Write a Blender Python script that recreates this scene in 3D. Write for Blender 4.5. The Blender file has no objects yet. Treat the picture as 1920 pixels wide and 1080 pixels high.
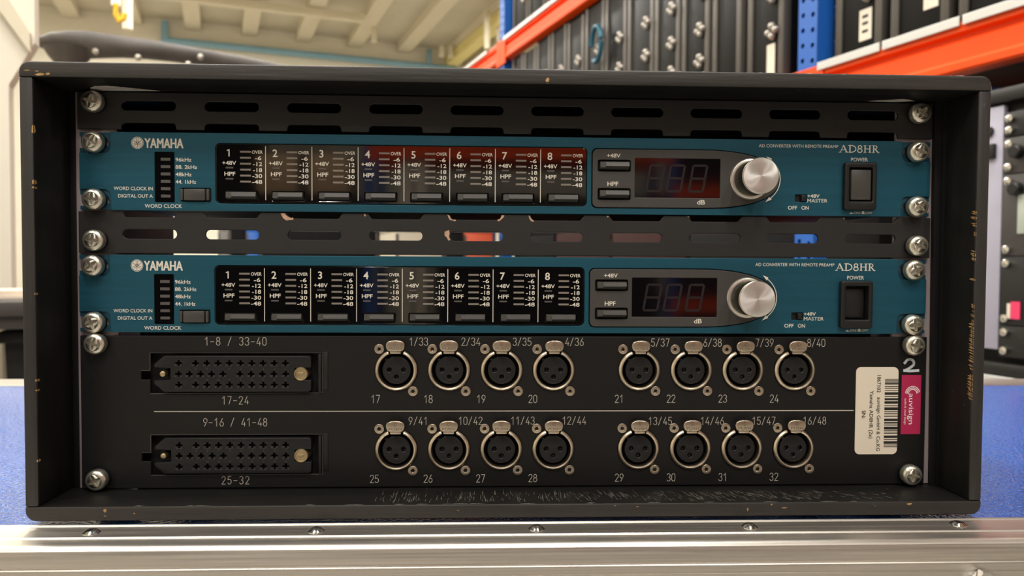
import bpy, bmesh, math, random
from mathutils import Vector, Matrix
PI = math.pi
random.seed(7)
sc = bpy.context.scene
COL = sc.collection

# ------------------------------------------------------------------ camera, world, light, exposure
Z0 = 0.9113                      # height of the rack's zero line (bottom of its panels) above the floor, metres
CAMP = Vector((-0.018019, -0.436335, 0.125021 + Z0))
WA = math.radians(18.8)          # the warehouse grid is turned this much from the rack
NU = Vector((math.cos(WA), math.sin(WA), 0)); DV = Vector((-math.sin(WA), math.cos(WA), 0))
FLOOR_H = -CAMP.z                # warehouse heights are measured from eye level


def W(u, v, h):
    return Vector((CAMP.x, CAMP.y, CAMP.z)) + NU * u + DV * v + Vector((0, 0, h))


cd = bpy.data.cameras.new('camera'); cam = bpy.data.objects.new('camera', cd); COL.objects.link(cam); sc.camera = cam
cd.sensor_width = 36; cd.lens = 1442.97 / 1920 * 36; cd.clip_start = 0.02; cd.clip_end = 100
rx, ry, rz = -0.03234617, -0.00567943, -0.03956788
Rz = Matrix.Rotation(rz, 3, 'Z'); Rx = Matrix.Rotation(rx, 3, 'X'); Ry = Matrix.Rotation(ry, 3, 'Y')
R = Rz @ Rx @ Ry
right, fwd, up = R.col[0], R.col[1], R.col[2]
M = Matrix((right, up, -fwd)).transposed().to_4x4(); M.translation = CAMP
cam.matrix_world = M
cd.dof.use_dof = True; cd.dof.focus_distance = 0.425; cd.dof.aperture_fstop = 13.0; cd.dof.aperture_blades = 0

world = bpy.data.worlds.new('world'); sc.world = world; world.use_nodes = True
bg = world.node_tree.nodes['Background']; bg.inputs[0].default_value = (1, .95, .86, 1); bg.inputs[1].default_value = 0.05

sc.view_settings.view_transform = 'Standard'; sc.view_settings.look = 'None'
sc.view_settings.exposure = 0.0; sc.view_settings.gamma = 1; sc.view_settings.use_curve_mapping = False
try:
    sc.cycles.use_denoising = True
    sc.cycles.max_bounces = 8; sc.cycles.caustics_reflective = False; sc.cycles.caustics_refractive = False
    sc.cycles.sample_clamp_indirect = 6
except Exception:
    pass
LAMP_W = 100.0                    # watts of each ceiling fixture
LAMP_C = (1.0, .965, .90)
LAMPS = [(-3.2, -5.2), (.6, -5.2), (-3.0, -1.8), (-1.1, .9), (-.2, -2.6), (-2.6, 3.6), (.2, 4.6), (-2.4, 7.0), (.8, 8.6), (3.4, 10.0), (-1.65, 12.4), (-1.0, 3.0), (.95, .75)]
CEIL_H = 4.27

# ------------------------------------------------------------------ helpers


def lin(c):
    c = c / 255.0
    return c / 12.92 if c <= .04045 else ((c + .055) / 1.055) ** 2.4


def rgb(*c):
    return (lin(c[0]), lin(c[1]), lin(c[2]), 1)


class NT:
    def __init__(s, name):
        s.m = bpy.data.materials.new(name); s.m.use_nodes = True
        s.t = s.m.node_tree; s.b = s.t.nodes['Principled BSDF']

    def n(s, typ, **kw):
        x = s.t.nodes.new(typ)
        for k, v in kw.items():
            if hasattr(x, k): setattr(x, k, v)
        return x

    def l(s, a, b): s.t.links.new(a, b)


def mat(name, col, rough=.5, metal=0., spec=.5, var=0., vscale=40., stretch=(1, 1, 1), bump=0., bscale=200., bstretch=(1, 1, 1), rvar=0., specks=None, coat=0., aniso=None, emit=None):
    t = NT(name); b = t.b
    b.inputs['Base Color'].default_value = col; b.inputs['Roughness'].default_value = rough
    b.inputs['Metallic'].default_value = metal; b.inputs['Specular IOR Level'].default_value = spec
    if coat: b.inputs['Coat Weight'].default_value = coat; b.inputs['Coat Roughness'].default_value = .05
    if emit:
        b.inputs['Emission Color'].default_value = emit[0]; b.inputs['Emission Strength'].default_value = emit[1]
    tc = t.n('ShaderNodeTexCoord')
    geo = tc.outputs['Object']

    def mapping(st):
        mp = t.n('ShaderNodeMapping'); mp.inputs['Scale'].default_value = st; t.l(geo, mp.inputs['Vector']); return mp.outputs[0]
    cout = None
    if var or rvar:
        nz = t.n('ShaderNodeTexNoise'); nz.inputs['Scale'].default_value = vscale; nz.inputs['Detail'].default_value = 6; nz.inputs['Roughness'].default_value = .62
        t.l(mapping(stretch), nz.inputs['Vector'])
        if var:
            mx = t.n('ShaderNodeMix', data_type='RGBA')
            lo = tuple(max(0, c * (1 - var)) for c in col[:3]) + (1,); hi = tuple(min(1, c * (1 + var)) for c in col[:3]) + (1,)
            mx.inputs['A'].default_value = lo; mx.inputs['B'].default_value = hi
            rp = t.n('ShaderNodeMapRange'); rp.inputs['From Min'].default_value = .3; rp.inputs['From Max'].default_value = .7
            t.l(nz.outputs['Fac'], rp.inputs['Value']); t.l(rp.outputs['Result'], mx.inputs['Factor'])
            cout = mx.outputs['Result']; t.l(cout, b.inputs['Base Color'])
        if rvar:
            rp = t.n('ShaderNodeMapRange'); rp.inputs['From Min'].default_value = .3; rp.inputs['From Max'].default_value = .7
            rp.inputs['To Min'].default_value = max(.02, rough - rvar); rp.inputs['To Max'].default_value = rough + rvar
            t.l(nz.outputs['Fac'], rp.inputs['Value']); t.l(rp.outputs['Result'], b.inputs['Roughness'])
    if specks:      # (colour, scale, threshold, stretch): small worn spots of their own shape
        sp = t.n('ShaderNodeTexNoise'); sp.inputs['Scale'].default_value = specks[1]; sp.inputs['Detail'].default_value = 3
        t.l(mapping(specks[3]), sp.inputs['Vector'])
        rp = t.n('ShaderNodeMapRange'); rp.inputs['From Min'].default_value = specks[2]; rp.inputs['From Max'].default_value = specks[2] + .04
        t.l(sp.outputs['Fac'], rp.inputs['Value'])
        mx = t.n('ShaderNodeMix', data_type='RGBA'); mx.inputs['B'].default_value = specks[0]; mx.inputs['A'].default_value = col
        if cout: t.l(cout, mx.inputs['A'])
        t.l(rp.outputs['Result'], mx.inputs['Factor']); t.l(mx.outputs['Result'], b.inputs['Base Color'])
    if bump:
        nz = t.n('ShaderNodeTexNoise'); nz.inputs['Scale'].default_value = bscale; nz.inputs['Detail'].default_value = 4
        t.l(mapping(bstretch), nz.inputs['Vector'])
        bp = t.n('ShaderNodeBump'); bp.inputs['Strength'].default_value = bump; bp.inputs['Distance'].default_value = .001
        t.l(nz.outputs['Fac'], bp.inputs['Height']); t.l(bp.outputs[0], b.inputs['Normal'])
    if aniso:
        b.inputs['Anisotropic'].default_value = aniso[0]
        tg = t.n('ShaderNodeTangent', direction_type='RADIAL', axis=aniso[1]); t.l(tg.outputs[0], b.inputs['Tangent'])
    return t.m


class MB:
    """Collects shapes (rack things in millimetres, warehouse things in metres) and links them as one mesh object."""

    def __init__(s): s.v = []; s.f = []

    def add(s, vs, fs):
        o = len(s.v); s.v += [tuple(p) for p in vs]; s.f += [tuple(i + o for i in f) for f in fs]; return s

    def box(s, x0, x1, y0, y1, z0, z1, bev=0., seg=2):
        if not bev:
            vs = [(x, y, z) for x in (x0, x1) for y in (y0, y1) for z in (z0, z1)]
            return s.add(vs, [(0, 1, 3, 2), (4, 6, 7, 5), (0, 4, 5, 1), (2, 3, 7, 6), (0, 2, 6, 4), (1, 5, 7, 3)])
        bm = bmesh.new(); bmesh.ops.create_cube(bm, size=1)
        for v in bm.verts: v.co = ((x0 + x1) / 2 + v.co.x * (x1 - x0), (y0 + y1) / 2 + v.co.y * (y1 - y0), (z0 + z1) / 2 + v.co.z * (z1 - z0))
        bmesh.ops.bevel(bm, geom=bm.edges[:], offset=bev, segments=seg, profile=.5, affect='EDGES')
        return s._bm(bm)

    def _bm(s, bm):
        bm.verts.index_update(); s.add([v.co for v in bm.verts], [[v.index for v in f.verts] for f in bm.faces]); bm.free(); return s

    def _curve(s, c, fn):
        o = bpy.data.objects.new('x', c); m = bpy.data.meshes.new_from_object(o)
        s.add([fn(v.co) for v in m.vertices], [tuple(p.vertices) for p in m.polygons])
        bpy.data.objects.remove(o); bpy.data.curves.remove(c); bpy.data.meshes.remove(m); return s

    def shape(s, outs, y0, y1, bev=0.):
        """flat outline(s) in x-z with holes, from the front y0 back to y1"""
        c = bpy.data.curves.new('s', 'CURVE'); c.dimensions = '2D'; c.fill_mode = 'BOTH'
        c.extrude = max(1e-6, (y1 - y0) / 2 - bev)
        if bev: c.bevel_depth = bev; c.offset = -bev; c.bevel_resolution = 2
        for pts in outs:
            sp = c.splines.new('POLY'); sp.points.add(len(pts) - 1); sp.use_cyclic_u = True
            for p, q in zip(sp.points, pts): p.co = (q[0], q[1], 0, 1)
        ym = (y0 + y1) / 2
        return s._curve(c, lambda p: (p.x, ym - p.z, p.y))

    def flat(s, outs, y):
        c = bpy.data.curves.new('s', 'CURVE'); c.dimensions = '2D'; c.fill_mode = 'BOTH'
        for pts in outs:
            sp = c.splines.new('POLY'); sp.points.add(len(pts) - 1); sp.use_cyclic_u = True
            for p, q in zip(sp.points, pts): p.co = (q[0], q[1], 0, 1)
        return s._curve(c, lambda p: (p.x, y, p.y))

    def text(s, body, x, z, cap, y, al='C', width=None, bold=0., rot=0., vc=True):
        c = bpy.data.curves.new('t', 'FONT'); c.body = body; c.size = 1; c.resolution_u = 3; c.offset = bold
        o = bpy.data.objects.new('t', c); m = bpy.data.meshes.new_from_object(o)
        if not len(m.vertices): return s
        xs = [v.co.x for v in m.vertices]; lo, hi = min(xs), max(xs)
        k = cap / .682; kx = k if width is None else width / (hi - lo)
        ox = {'L': -lo, 'R': -hi, 'C': -(lo + hi) / 2}[al]; oz = -.341 if vc else 0
        ca, sa = math.cos(rot), math.sin(rot)

        def fn(p):
            a, b = (p.x + ox) * kx, (p.y + oz) * k
            return (x + a * ca - b * sa, y, z + a * sa + b * ca)
        s.add([fn(v.co) for v in m.vertices], [tuple(p.vertices) for p in m.polygons])
        bpy.data.objects.remove(o); bpy.data.curves.remove(c); bpy.data.meshes.remove(m); return s

    def ribbon(s, pts, w, y, closed=False, caps=True):
        """flat pen stroke of width w along x-z points, facing the front"""
        P = [Vector((p[0], p[1])) for p in pts]; n = len(P); vs = []
        for i in range(n):
            a = P[(i - 1) % n] if (closed or i) else P[i]; b = P[(i + 1) % n] if (closed or i < n - 1) else P[i]
            d1 = (P[i] - a); d2 = (b - P[i]); d1 = d1.normalized() if d1.length > 1e-9 else d2.normalized(); d2 = d2.normalized() if d2.length > 1e-9 else d1
            t = (d1 + d2); t = t.normalized() if t.length > 1e-6 else d1
            nn = Vector((-t.y, t.x)); k = 1 / max(.45, nn.dot(Vector((-d1.y, d1.x))))
            q = P[i]
            if caps and not closed and i == 0: q = q - d2 * w * .4
            if caps and not closed and i == n - 1: q = q + d1 * w * .4
            for sg in (1, -1): r = q + nn * (w / 2 * k * sg); vs.append((r.x, y, r.y))
        m = n if closed else n - 1
        return s.add(vs, [(2 * i, 2 * i + 1, 2 * ((i + 1) % n) + 1, 2 * ((i + 1) % n)) for i in range(m)])

    def lathe(s, prof, cx=0, cz=0, seg=32, cap0=False, cap1=False, axis='y', a0=0., a1=2 * PI):
        vs = []; fs = []; full = abs(a1 - a0 - 2 * PI) < 1e-6; ns = seg if full else seg + 1
        for (r, h) in prof:
            for k in range(ns):
                a = a0 + (a1 - a0) * k / seg; c, d = r * math.cos(a), r * math.sin(a)
                vs.append((cx + c, h, cz + d) if axis == 'y' else (cx + c, cz + d, h))
        for i in range(len(prof) - 1):
            for k in range(seg):
                q = (k + 1) % ns; fs.append((i * ns + k, i * ns + q, (i + 1) * ns + q, (i + 1) * ns + k))
        if cap0: fs.append(tuple(range(ns)))
        if cap1: fs.append(tuple((len(prof) - 1) * ns + k for k in range(ns)))
        return s.add(vs, fs)

    def tube(s, pts, r, seg=10, caps=True):
        P = [Vector(p) for p in pts]; n = len(P); vs = []; fs = []; rr = r if isinstance(r, (list, tuple)) else [r] * n
        for i in range(n):
            t = (P[min(i + 1, n - 1)] - P[max(i - 1, 0)]).normalized()
            a = t.cross(Vector((0, 0, 1))); a = a.normalized() if a.length > 1e-3 else Vector((1, 0, 0)); b = a.cross(t)
            for k in range(seg): vs.append(P[i] + (a * math.cos(2 * PI * k / seg) + b * math.sin(2 * PI * k / seg)) * rr[i])
        for i in range(n - 1):
            for k in range(seg): q = (k + 1) % seg; fs.append((i * seg + k, i * seg + q, (i + 1) * seg + q, (i + 1) * seg + k))
        if caps: fs += [tuple(range(seg)), tuple((n - 1) * seg + k for k in range(seg))]
        return s.add(vs, fs)

    def prism(s, poly, p0, p1, axis):
        """closed polygon swept along an axis: 'x' poly is (y,z), 'y' poly is (x,z), 'z' poly is (x,y)"""
        n = len(poly); mk = {'x': lambda a, b, c: (c, a, b), 'y': lambda a, b, c: (a, c, b), 'z': lambda a, b, c: (a, b, c)}[axis]
        vs = [mk(a, b, p0) for a, b in poly] + [mk(a, b, p1) for a, b in poly]
        return s.add(vs, [tuple(range(n)), tuple(range(n, 2 * n))] + [(i, (i + 1) % n, n + (i + 1) % n, n + i) for i in range(n)])

    def mesh(s, name, m, scale=.001, smooth=35):
        me = bpy.data.meshes.new(name); me.from_pydata([(a * scale, b * scale, c * scale) for a, b, c in s.v], [], s.f)
        bm = bmesh.new(); bm.from_mesh(me); bmesh.ops.remove_doubles(bm, verts=bm.verts, dist=1e-7)
        bmesh.ops.recalc_face_normals(bm, faces=bm.faces); bm.to_mesh(me); bm.free()
        if smooth:
            me.polygons.foreach_set('use_smooth', [True] * len(me.polygons)); me.set_sharp_from_angle(angle=math.radians(smooth))
        if m: me.materials.append(m)
        return me


def tag(o, label=None, cat=None, group=None, kind=None):
    for k, v in (('label', label), ('category', cat), ('group', group), ('kind', kind)):
        if v: o[k] = v
    return o


def obj(name, mb, m, parent=None, loc=(0, 0, 0), rot=(0, 0, 0), scale=.001, smooth=35, label=None):
    me = mb if isinstance(mb, bpy.types.Mesh) else mb.mesh(name, m, scale, smooth)
    o = bpy.data.objects.new(name, me); COL.objects.link(o); o.parent = parent
    o.location = [c * scale for c in loc] if parent else loc; o.rotation_euler = rot
    if label: o['label'] = label
    return o


def thing(name, label, cat, loc=(0, 0, 0), rotz=0, group=None):
    o = bpy.data.objects.new(name, None); COL.objects.link(o); o.empty_display_size = .05
    o.location = loc; o.rotation_euler = (0, 0, rotz); return tag(o, label, cat, group)


def kids(o): return [c for c in bpy.data.objects if c.parent == o]


def dup(o, parent=None, loc=None):
    tree = {}
    for c in bpy.data.objects:
        if c.parent: tree.setdefault(c.parent.name, []).append(c)

    def go(x, par):
        c = x.copy(); COL.objects.link(c); c.parent = par
        for k in tree.get(x.name, []): go(k, c)
        return c
    r = go(o, parent)
    if loc is not None: r.location = loc
    return r


def mmloc(x, y, z): return (x * .001, y * .001, Z0 + z * .001)


def rrect(x0, x1, z0, z1, r, n=5, rs=None):
    rs = rs or (r, r, r, r); out = []       # bl, br, tr, tl
    for (cx, cz, a, q) in ((x0 + rs[0], z0 + rs[0], PI, rs[0]), (x1 - rs[1], z0 + rs[1], 1.5 * PI, rs[1]), (x1 - rs[2], z1 - rs[2], 0, rs[2]), (x0 + rs[3], z1 - rs[3], .5 * PI, rs[3])):
        if q < 1e-6: out.append((cx, cz)); continue
        for i in range(n + 1): t = a + .5 * PI * i / n; out.append((cx + q * math.cos(t), cz + q * math.sin(t)))
    return out


def circle(cx, cz, r, n=24, a0=0): return [(cx + r * math.cos(a0 + 2 * PI * i / n), cz + r * math.sin(a0 + 2 * PI * i / n)) for i in range(n)]


def arc(cx, cz, rx_, rz_, a0, a1, n=10): return [(cx + rx_ * math.cos(math.radians(a0 + (a1 - a0) * i / n)), cz + rz_ * math.sin(math.radians(a0 + (a1 - a0) * i / n))) for i in range(n + 1)]


# engraver's single-line figures in a .5 x 1 box
GL = {'0': [arc(.25, .72, .22, .28, 0, 180, 8) + arc(.25, .28, .22, .28, 180, 360, 8) + [(.47, .72)]],
      '1': [[(.08, .74), (.3, 1), (.3, 0)]],
      '2': [arc(.25, .75, .22, .25, 170, -35, 10) + [(.04, 0), (.48, 0)]],
      '3': [arc(.24, .76, .21, .24, 160, -85, 9) + arc(.24, .26, .23, .26, 85, -160, 10)],
      '4': [[(.33, 1), (.03, .26), (.5, .26)], [(.38, .5), (.38, 0)]],
      '5': [[(.45, 1), (.09, 1), (.06, .56)] + arc(.23, .31, .24, .31, 120, -150, 11)],
      '6': [[(.36, 1), (.1, .5)] + arc(.25, .28, .22, .28, 150, 510, 16)],
      '7': [[(.03, 1), (.47, 1), (.18, 0)]],
      '8': [arc(.25, .76, .19, .24, 0, 360, 14), arc(.25, .27, .23, .27, 0, 360, 14)],
      '9': [[(.14, 0), (.4, .5)] + arc(.25, .72, .22, .28, -30, 330, 16)],
      '/': [[(.02, -.05), (.42, 1.05)]], '-': [[(.03, .45), (.45, .45)]], ' ': []}


def engrave(mb, s, x, z, cap, adv, y, w=.28, al='C'):
    """text of single-line figures, centred on z"""
    n = len(s); tot = adv * (n - 1) + .5 * cap
    x0 = x - tot / 2 if al == 'C' else x
    for i, ch in enumerate(s):
        for st in GL[ch]:
            cl = abs(st[0][0] - st[-1][0]) + abs(st[0][1] - st[-1][1]) < 1e-6
            q = st[:-1] if cl else st
            mb.ribbon([(x0 + adv * i + a * cap, z - cap / 2 + b * cap) for a, b in q], w, y - .012 * GL[ch].index(st), closed=cl)


# ------------------------------------------------------------------ materials
M_ = {}
M_['wood'] = mat('black_stained_plywood', rgb(22, 21, 20), .5, spec=.28, var=.5, vscale=60, stretch=(.12, 1, 1.6), bump=.25, bscale=120, bstretch=(.15, 1, 2), specks=(rgb(120, 112, 100), 230, .735, (.5, 1, 1)))
M_['wood_v'] = mat('black_stained_plywood_upright', rgb(22, 21, 20), .5, spec=.28, var=.5, vscale=60, stretch=(1.6, 1, .12), bump=.25, bscale=120, bstretch=(2, 1, .15), specks=(rgb(120, 112, 100), 230, .745, (1, 1, .5)))
M_['edge'] = mat('worn_black_edge', rgb(50, 47, 44), .5, spec=.4, var=.35, vscale=140, stretch=(.06, 1, 1.2), bump=.3, bscale=260, bstretch=(.08, 1, 1.5), specks=(rgb(128, 120, 108), 260, .72, (.35, 1, 1)))
M_['edge_v'] = mat('worn_black_edge_upright', rgb(46, 43, 41), .5, spec=.4, var=.35, vscale=140, stretch=(1.2, 1, .06), bump=.3, bscale=260, bstretch=(1.5, 1, .08), specks=(rgb(120, 112, 100), 260, .74, (1, 1, .35)))
M_['barewood'] = mat('bare_wood', rgb(178, 140, 90), .7, var=.25, vscale=300)
M_['scuff_glint'] = mat('pale_scuff_and_glint', rgb(205, 200, 192), .6, var=.45, vscale=900, stretch=(.2, 1, 1))  # pale tone for scratches and for the light painted on the top board
M_['inner'] = mat('black_inner_trim', rgb(16, 15, 15), .6, spec=.3, var=.3, vscale=50, stretch=(2, 2, .2))
M_['rail'] = mat('grey_aluminium_rail', rgb(168, 156, 158), .5, metal=.35, var=.1, vscale=60, stretch=(1, 1, .1))
M_['vent'] = mat('charcoal_powder_coat', rgb(39, 37, 37), .5, spec=.35, var=.12, vscale=25, bump=.06, bscale=1600)
M_['panel'] = mat('black_anodised_panel', rgb(16, 15, 15), .48, spec=.33, var=.14, vscale=30, bump=.05, bscale=2200)
M_['chip'] = mat('bare_copper_coloured_metal', rgb(196, 158, 132), .5, metal=.2, var=.2, vscale=400)
M_['teal'] = mat('teal_brushed_anodised', rgb(25, 82, 101), .42, metal=.4, spec=.5, var=.1, vscale=240, stretch=(.02, 1, 1.6), bump=.03, bscale=900, bstretch=(.02, 1, 1))
M_['teal_ear'] = mat('teal_ear', rgb(21, 72, 90), .45, metal=.3, var=.08, vscale=120)
M_['gloss'] = mat('smoked_black_glass', rgb(10, 9, 10), .05, spec=.8)
M_['glossred'] = mat('dark_display_glass', rgb(12, 9, 11), .06, spec=.65)
M_['plastic'] = mat('black_plastic', rgb(26, 25, 25), .42, spec=.4, bump=.04, bscale=2500)
M_['button'] = mat('charcoal_button_plastic', rgb(66, 64, 61), .36)
M_['dark'] = mat('black_recess', rgb(10, 10, 11), .6)
M_['grey'] = mat('dark_grey_moulding', rgb(62, 59, 57), .5, bump=.05, bscale=2600, var=.05)
M_['print'] = mat('cream_print', rgb(222, 215, 202), .55)
M_['engrave'] = mat('pale_engraving', rgb(190, 182, 170), .6)
M_['led'] = mat('unlit_led_grey', rgb(128, 120, 112), .3)
M_['led2'] = mat('unlit_led_dark', rgb(86, 82, 79), .35)
M_['seg'] = mat('unlit_segment', rgb(34, 29, 31), .3)
M_['zinc'] = mat('zinc_plated_steel', rgb(224, 219, 204), .3, metal=.9, var=.16, vscale=300, bump=.22, bscale=500)
M_['zincdark'] = mat('shaded_screw_recess', rgb(168, 163, 152), .42, metal=.85, var=.2, vscale=700)  # darker zinc carries the shade inside the cross recess
M_['washer'] = mat('black_nylon_washer', rgb(26, 26, 28), .3)
M_['nickel'] = mat('satin_nickel', rgb(206, 192, 172), .3, metal=1, var=.08, vscale=200, bump=.04, bscale=1500)
M_['nickelmark'] = mat('nickel_embossing', rgb(118, 104, 88), .5, metal=.3)
M_['socket'] = mat('black_socket_insert', rgb(25, 25, 26), .38, spec=.4, bump=.05, bscale=2000)
M_['brass'] = mat('old_brass', rgb(190, 172, 136), .38, metal=.95, var=.15, vscale=500)
M_['knob'] = mat('spun_aluminium', rgb(244, 242, 240), .34, metal=.9, aniso=(.8, 'Y'))
M_['knobring'] = mat('machined_aluminium', rgb(226, 220, 210), .3, metal=.9)
M_['knurl'] = mat('dark_knurled_metal', rgb(78, 76, 68), .4, metal=.8)
M_['alu'] = mat('mill_aluminium', rgb(210, 204, 196), .38, metal=.95, var=.12, vscale=700, stretch=(.012, 1, 1), rvar=.08, bump=.06, bscale=900, bstretch=(.015, 1, 1))
M_['steel'] = mat('bright_steel', rgb(210, 208, 204), .15, metal=1)
M_['label'] = mat('cream_sticker_paper', rgb(226, 214, 196), .5)
M_['ink'] = mat('black_ink', rgb(26, 22, 24), .6)
M_['crimson'] = mat('crimson_sticker', rgb(172, 34, 78), .45)
M_['marker'] = mat('pale_paint_marker', rgb(196, 202, 206), .5, var=.1, vscale=500)
M_['white'] = mat('white_print', rgb(240, 232, 232), .5)
# warehouse
M_['wall'] = mat('cream_wall_paint', rgb(236, 229, 212), .7, var=.04, vscale=1.5)
M_['ceil'] = mat('cream_ceiling_paint', rgb(208, 199, 178), .7, var=.05, vscale=1.2)
M_['rib'] = mat('pale_ceiling_rib', rgb(222, 212, 188), .65)
M_['floor'] = mat('grey_concrete_floor', rgb(150, 146, 138), .35, var=.15, vscale=2)
M_['bluepipe'] = mat('pale_blue_pipe_paint', rgb(132, 172, 192), .5)
M_['yellow'] = mat('pale_yellow_paint', rgb(238, 222, 150), .5)
M_['orange'] = mat('orange_powder_coat', rgb(242, 76, 0), .48, spec=.3, var=.04, vscale=3)
M_['rackblue'] = mat('blue_powder_coat', rgb(28, 92, 178), .4, var=.05, vscale=4)
M_['deck'] = mat('galvanised_deck', rgb(206, 206, 202), .4, metal=.3)
M_['casebk'] = mat('black_case_laminate', rgb(11, 11, 11), .5, spec=.22, bump=.15, bscale=300)
M_['casealu'] = mat('dull_case_edge', rgb(88, 83, 77), .5, metal=.2)
M_['purple'] = mat('lilac_grey_panel', rgb(172, 170, 186), .5, metal=.1)
M_['screen'] = mat('grey_green_lcd', rgb(176, 184, 172), .3)
M_['pink'] = mat('pink_sticker', rgb(226, 58, 104), .5)
M_['trunkred'] = mat('dark_red_laminate', rgb(46, 20, 18), .7, spec=.2)
M_['board'] = mat('dark_shelf_board', rgb(38, 32, 30), .6, var=.15, vscale=6)
M_['felt'] = mat('matt_black_trunk', rgb(9, 9, 11), .8, spec=.2)
M_['catch'] = mat('dull_case_catch', rgb(172, 166, 158), .4, metal=.8)
M_['dullorange'] = mat('dull_orange_laminate', rgb(196, 84, 54), .6)
M_['greytrunk'] = mat('grey_laminate', rgb(120, 120, 118), .6)
M_['cloth'] = mat('dark_grey_cloth', rgb(74, 68, 64), .6, var=.25, vscale=9, bump=.3, bscale=30)
M_['tablegrey'] = mat('dark_table_edge', rgb(62, 57, 52), .6)
M_['carton'] = mat('brown_carton', rgb(214, 178, 140), .7, var=.06, vscale=6)
M_['wallgrey'] = mat('grey_beige_laminate', rgb(176, 168, 150), .6)
M_['hook'] = mat('yellow_hook_plastic', rgb(240, 190, 40), .4)
M_['lamp'] = mat('lamp_diffuser', rgb(255, 248, 230), .5, emit=((1, .94, .82, 1), 3.0))
M_['housing'] = mat('white_lamp_housing', rgb(236, 232, 222), .5)
M_['rubber'] = mat('black_rubber', rgb(24, 24, 24), .7)


def blue_lid():
    t = NT('blue_hammered_laminate'); b = t.b
    b.inputs['Base Color'].default_value = rgb(6, 94, 190); b.inputs['Roughness'].default_value = .14; b.inputs['Specular IOR Level'].default_value = .8; b.inputs['Coat Weight'].default_value = .5; b.inputs['Coat Roughness'].default_value = .1
    tc = t.n('ShaderNodeTexCoord'); mp = t.n('ShaderNodeMapping'); mp.inputs['Scale'].default_value = (1, 1.25, 1); t.l(tc.outputs['Object'], mp.inputs[0])
    n1 = t.n('ShaderNodeTexNoise'); n1.inputs['Scale'].default_value = 380; n1.inputs['Detail'].default_value = 2; t.l(mp.outputs[0], n1.inputs['Vector'])
    bp = t.n('ShaderNodeBump'); bp.inputs['Strength'].default_value = 1.0; bp.inputs['Distance'].default_value = .003
    t.l(n1.outputs['Fac'], bp.inputs['Height']); t.l(bp.outputs[0], b.inputs['Normal']); t.l(bp.outputs[0], b.inputs['Coat Normal'])
    return t.m


M_['blue'] = blue_lid()

# ------------------------------------------------------------------ the warehouse: setting


def struct(name, mb, m, smooth=0):
    o = obj(name, mb, m, None, scale=1, smooth=smooth); o.location = CAMP; o.rotation_euler = (0, 0, WA); o['kind'] = 'structure'; return o


UL, UR, VB, VF = -6.0, 6.5, -10.0, 15.0
struct('floor', MB().box(UL, UR, VB, VF, FLOOR_H - .1, FLOOR_H), M_['floor'])
struct('ceiling', MB().box(UL, UR, VB, VF, CEIL_H, CEIL_H + .1), M_['ceil'])
struct('wall_back', MB().box(UL, UR, VF, VF + .1, FLOOR_H, CEIL_H), M_['wall'])
struct('wall_front', MB().box(UL, UR, VB - .1, VB, FLOOR_H, CEIL_H), M_['wall'])
struct('wall_left', MB().box(UL - .1, UL, VB, VF, FLOOR_H, CEIL_H), M_['wall'])
struct('wall_right', MB().box(UR, UR + .1, VB, VF, FLOOR_H, CEIL_H), M_['wall'])
k = 1
for i in range(11):              # roof ribs running away from the camera
    u = -4.15 + .95 * i
    struct('trim_%d' % k, MB().box(u - .13, u + .13, 1.0, VF - .02, CEIL_H - .16, CEIL_H - .001), M_['rib']); k += 1
struct('trim_%d' % k, MB().box(4.30, 4.52, .5, VF - .02, CEIL_H - .36, CEIL_H - .17), M_['yellow']); k += 1
struct('trim_%d' % k, MB().box(4.72, 4.9, .5, VF - .02, CEIL_H - .34, CEIL_H - .17), M_['rib']); k += 1
struct('trim_%d' % k, MB().box(-1.9, 2.32, 12.85, 12.98, CEIL_H - .30, CEIL_H - .17), M_['rib']); k += 1
for (u, v, h0) in ((2.62, 13.6, 3.86), (4.02, 14.2, 3.9), (4.2, 14.2, 3.9), (4.16, 12.0, 3.5), (4.44, 12.2, 3.7), (-.84, 9.0, 2.41)):
    struct('trim_%d' % k, MB().tube([(u, v, h0), (u, v, CEIL_H - .165)], .05, 8), M_['rib'], 40); k += 1
# the pale wall block on the left, with a sloping buttress face
o = struct('pillar', MB().prism([(-2.4, FLOOR_H), (-.668, FLOOR_H), (-.668, .61), (-.587, .765), (-.587, CEIL_H - .2), (-2.4, CEIL_H - .2)], 3.15, 3.22, 'y'), M_['wall'])
struct('trim_%d' % k, MB().prism([(-1.0, 1.32), (-.935, 1.355), (-.597, .79), (-.597, .725)], 3.12, 3.149, 'y'), M_['rib']); k += 1


def wthing(name, label, cat, u, v, h, group=None, rz_=0):
    return thing(name, label, cat, W(u, v, h), WA + rz_, group)


def wobj(name, mb, m, parent, smooth=35, label=None): return obj(name, mb, m, parent, scale=1, smooth=smooth, label=label)


# ceiling lights: the lamps that light the place
for i, (u, v) in enumerate(LAMPS):
    t = wthing('ceiling_light', 'long white strip light fixed under the warehouse ceiling', 'light', u, v, CEIL_H - .23, 'strip lights under the ceiling')
    wobj('lamp_housing', MB().box(-.14, .14, -.7, .7, 0.03, .23, .01), M_['housing'], t)
    wobj('diffuser', MB().box(-.11, .11, -.66, .66, 0.0, .029), M_['lamp'], t, 0)
    ld = bpy.data.lights.new('strip_lamp', 'AREA'); ld.shape = 'RECTANGLE'; ld.size = .22; ld.size_y = 1.32; ld.energy = LAMP_W * (1.9 if v > 5 else 1); ld.color = LAMP_C
    lo = bpy.data.objects.new('strip_lamp', ld); COL.objects.link(lo); lo.parent = t; lo.location = (0, 0, -.005)

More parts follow.
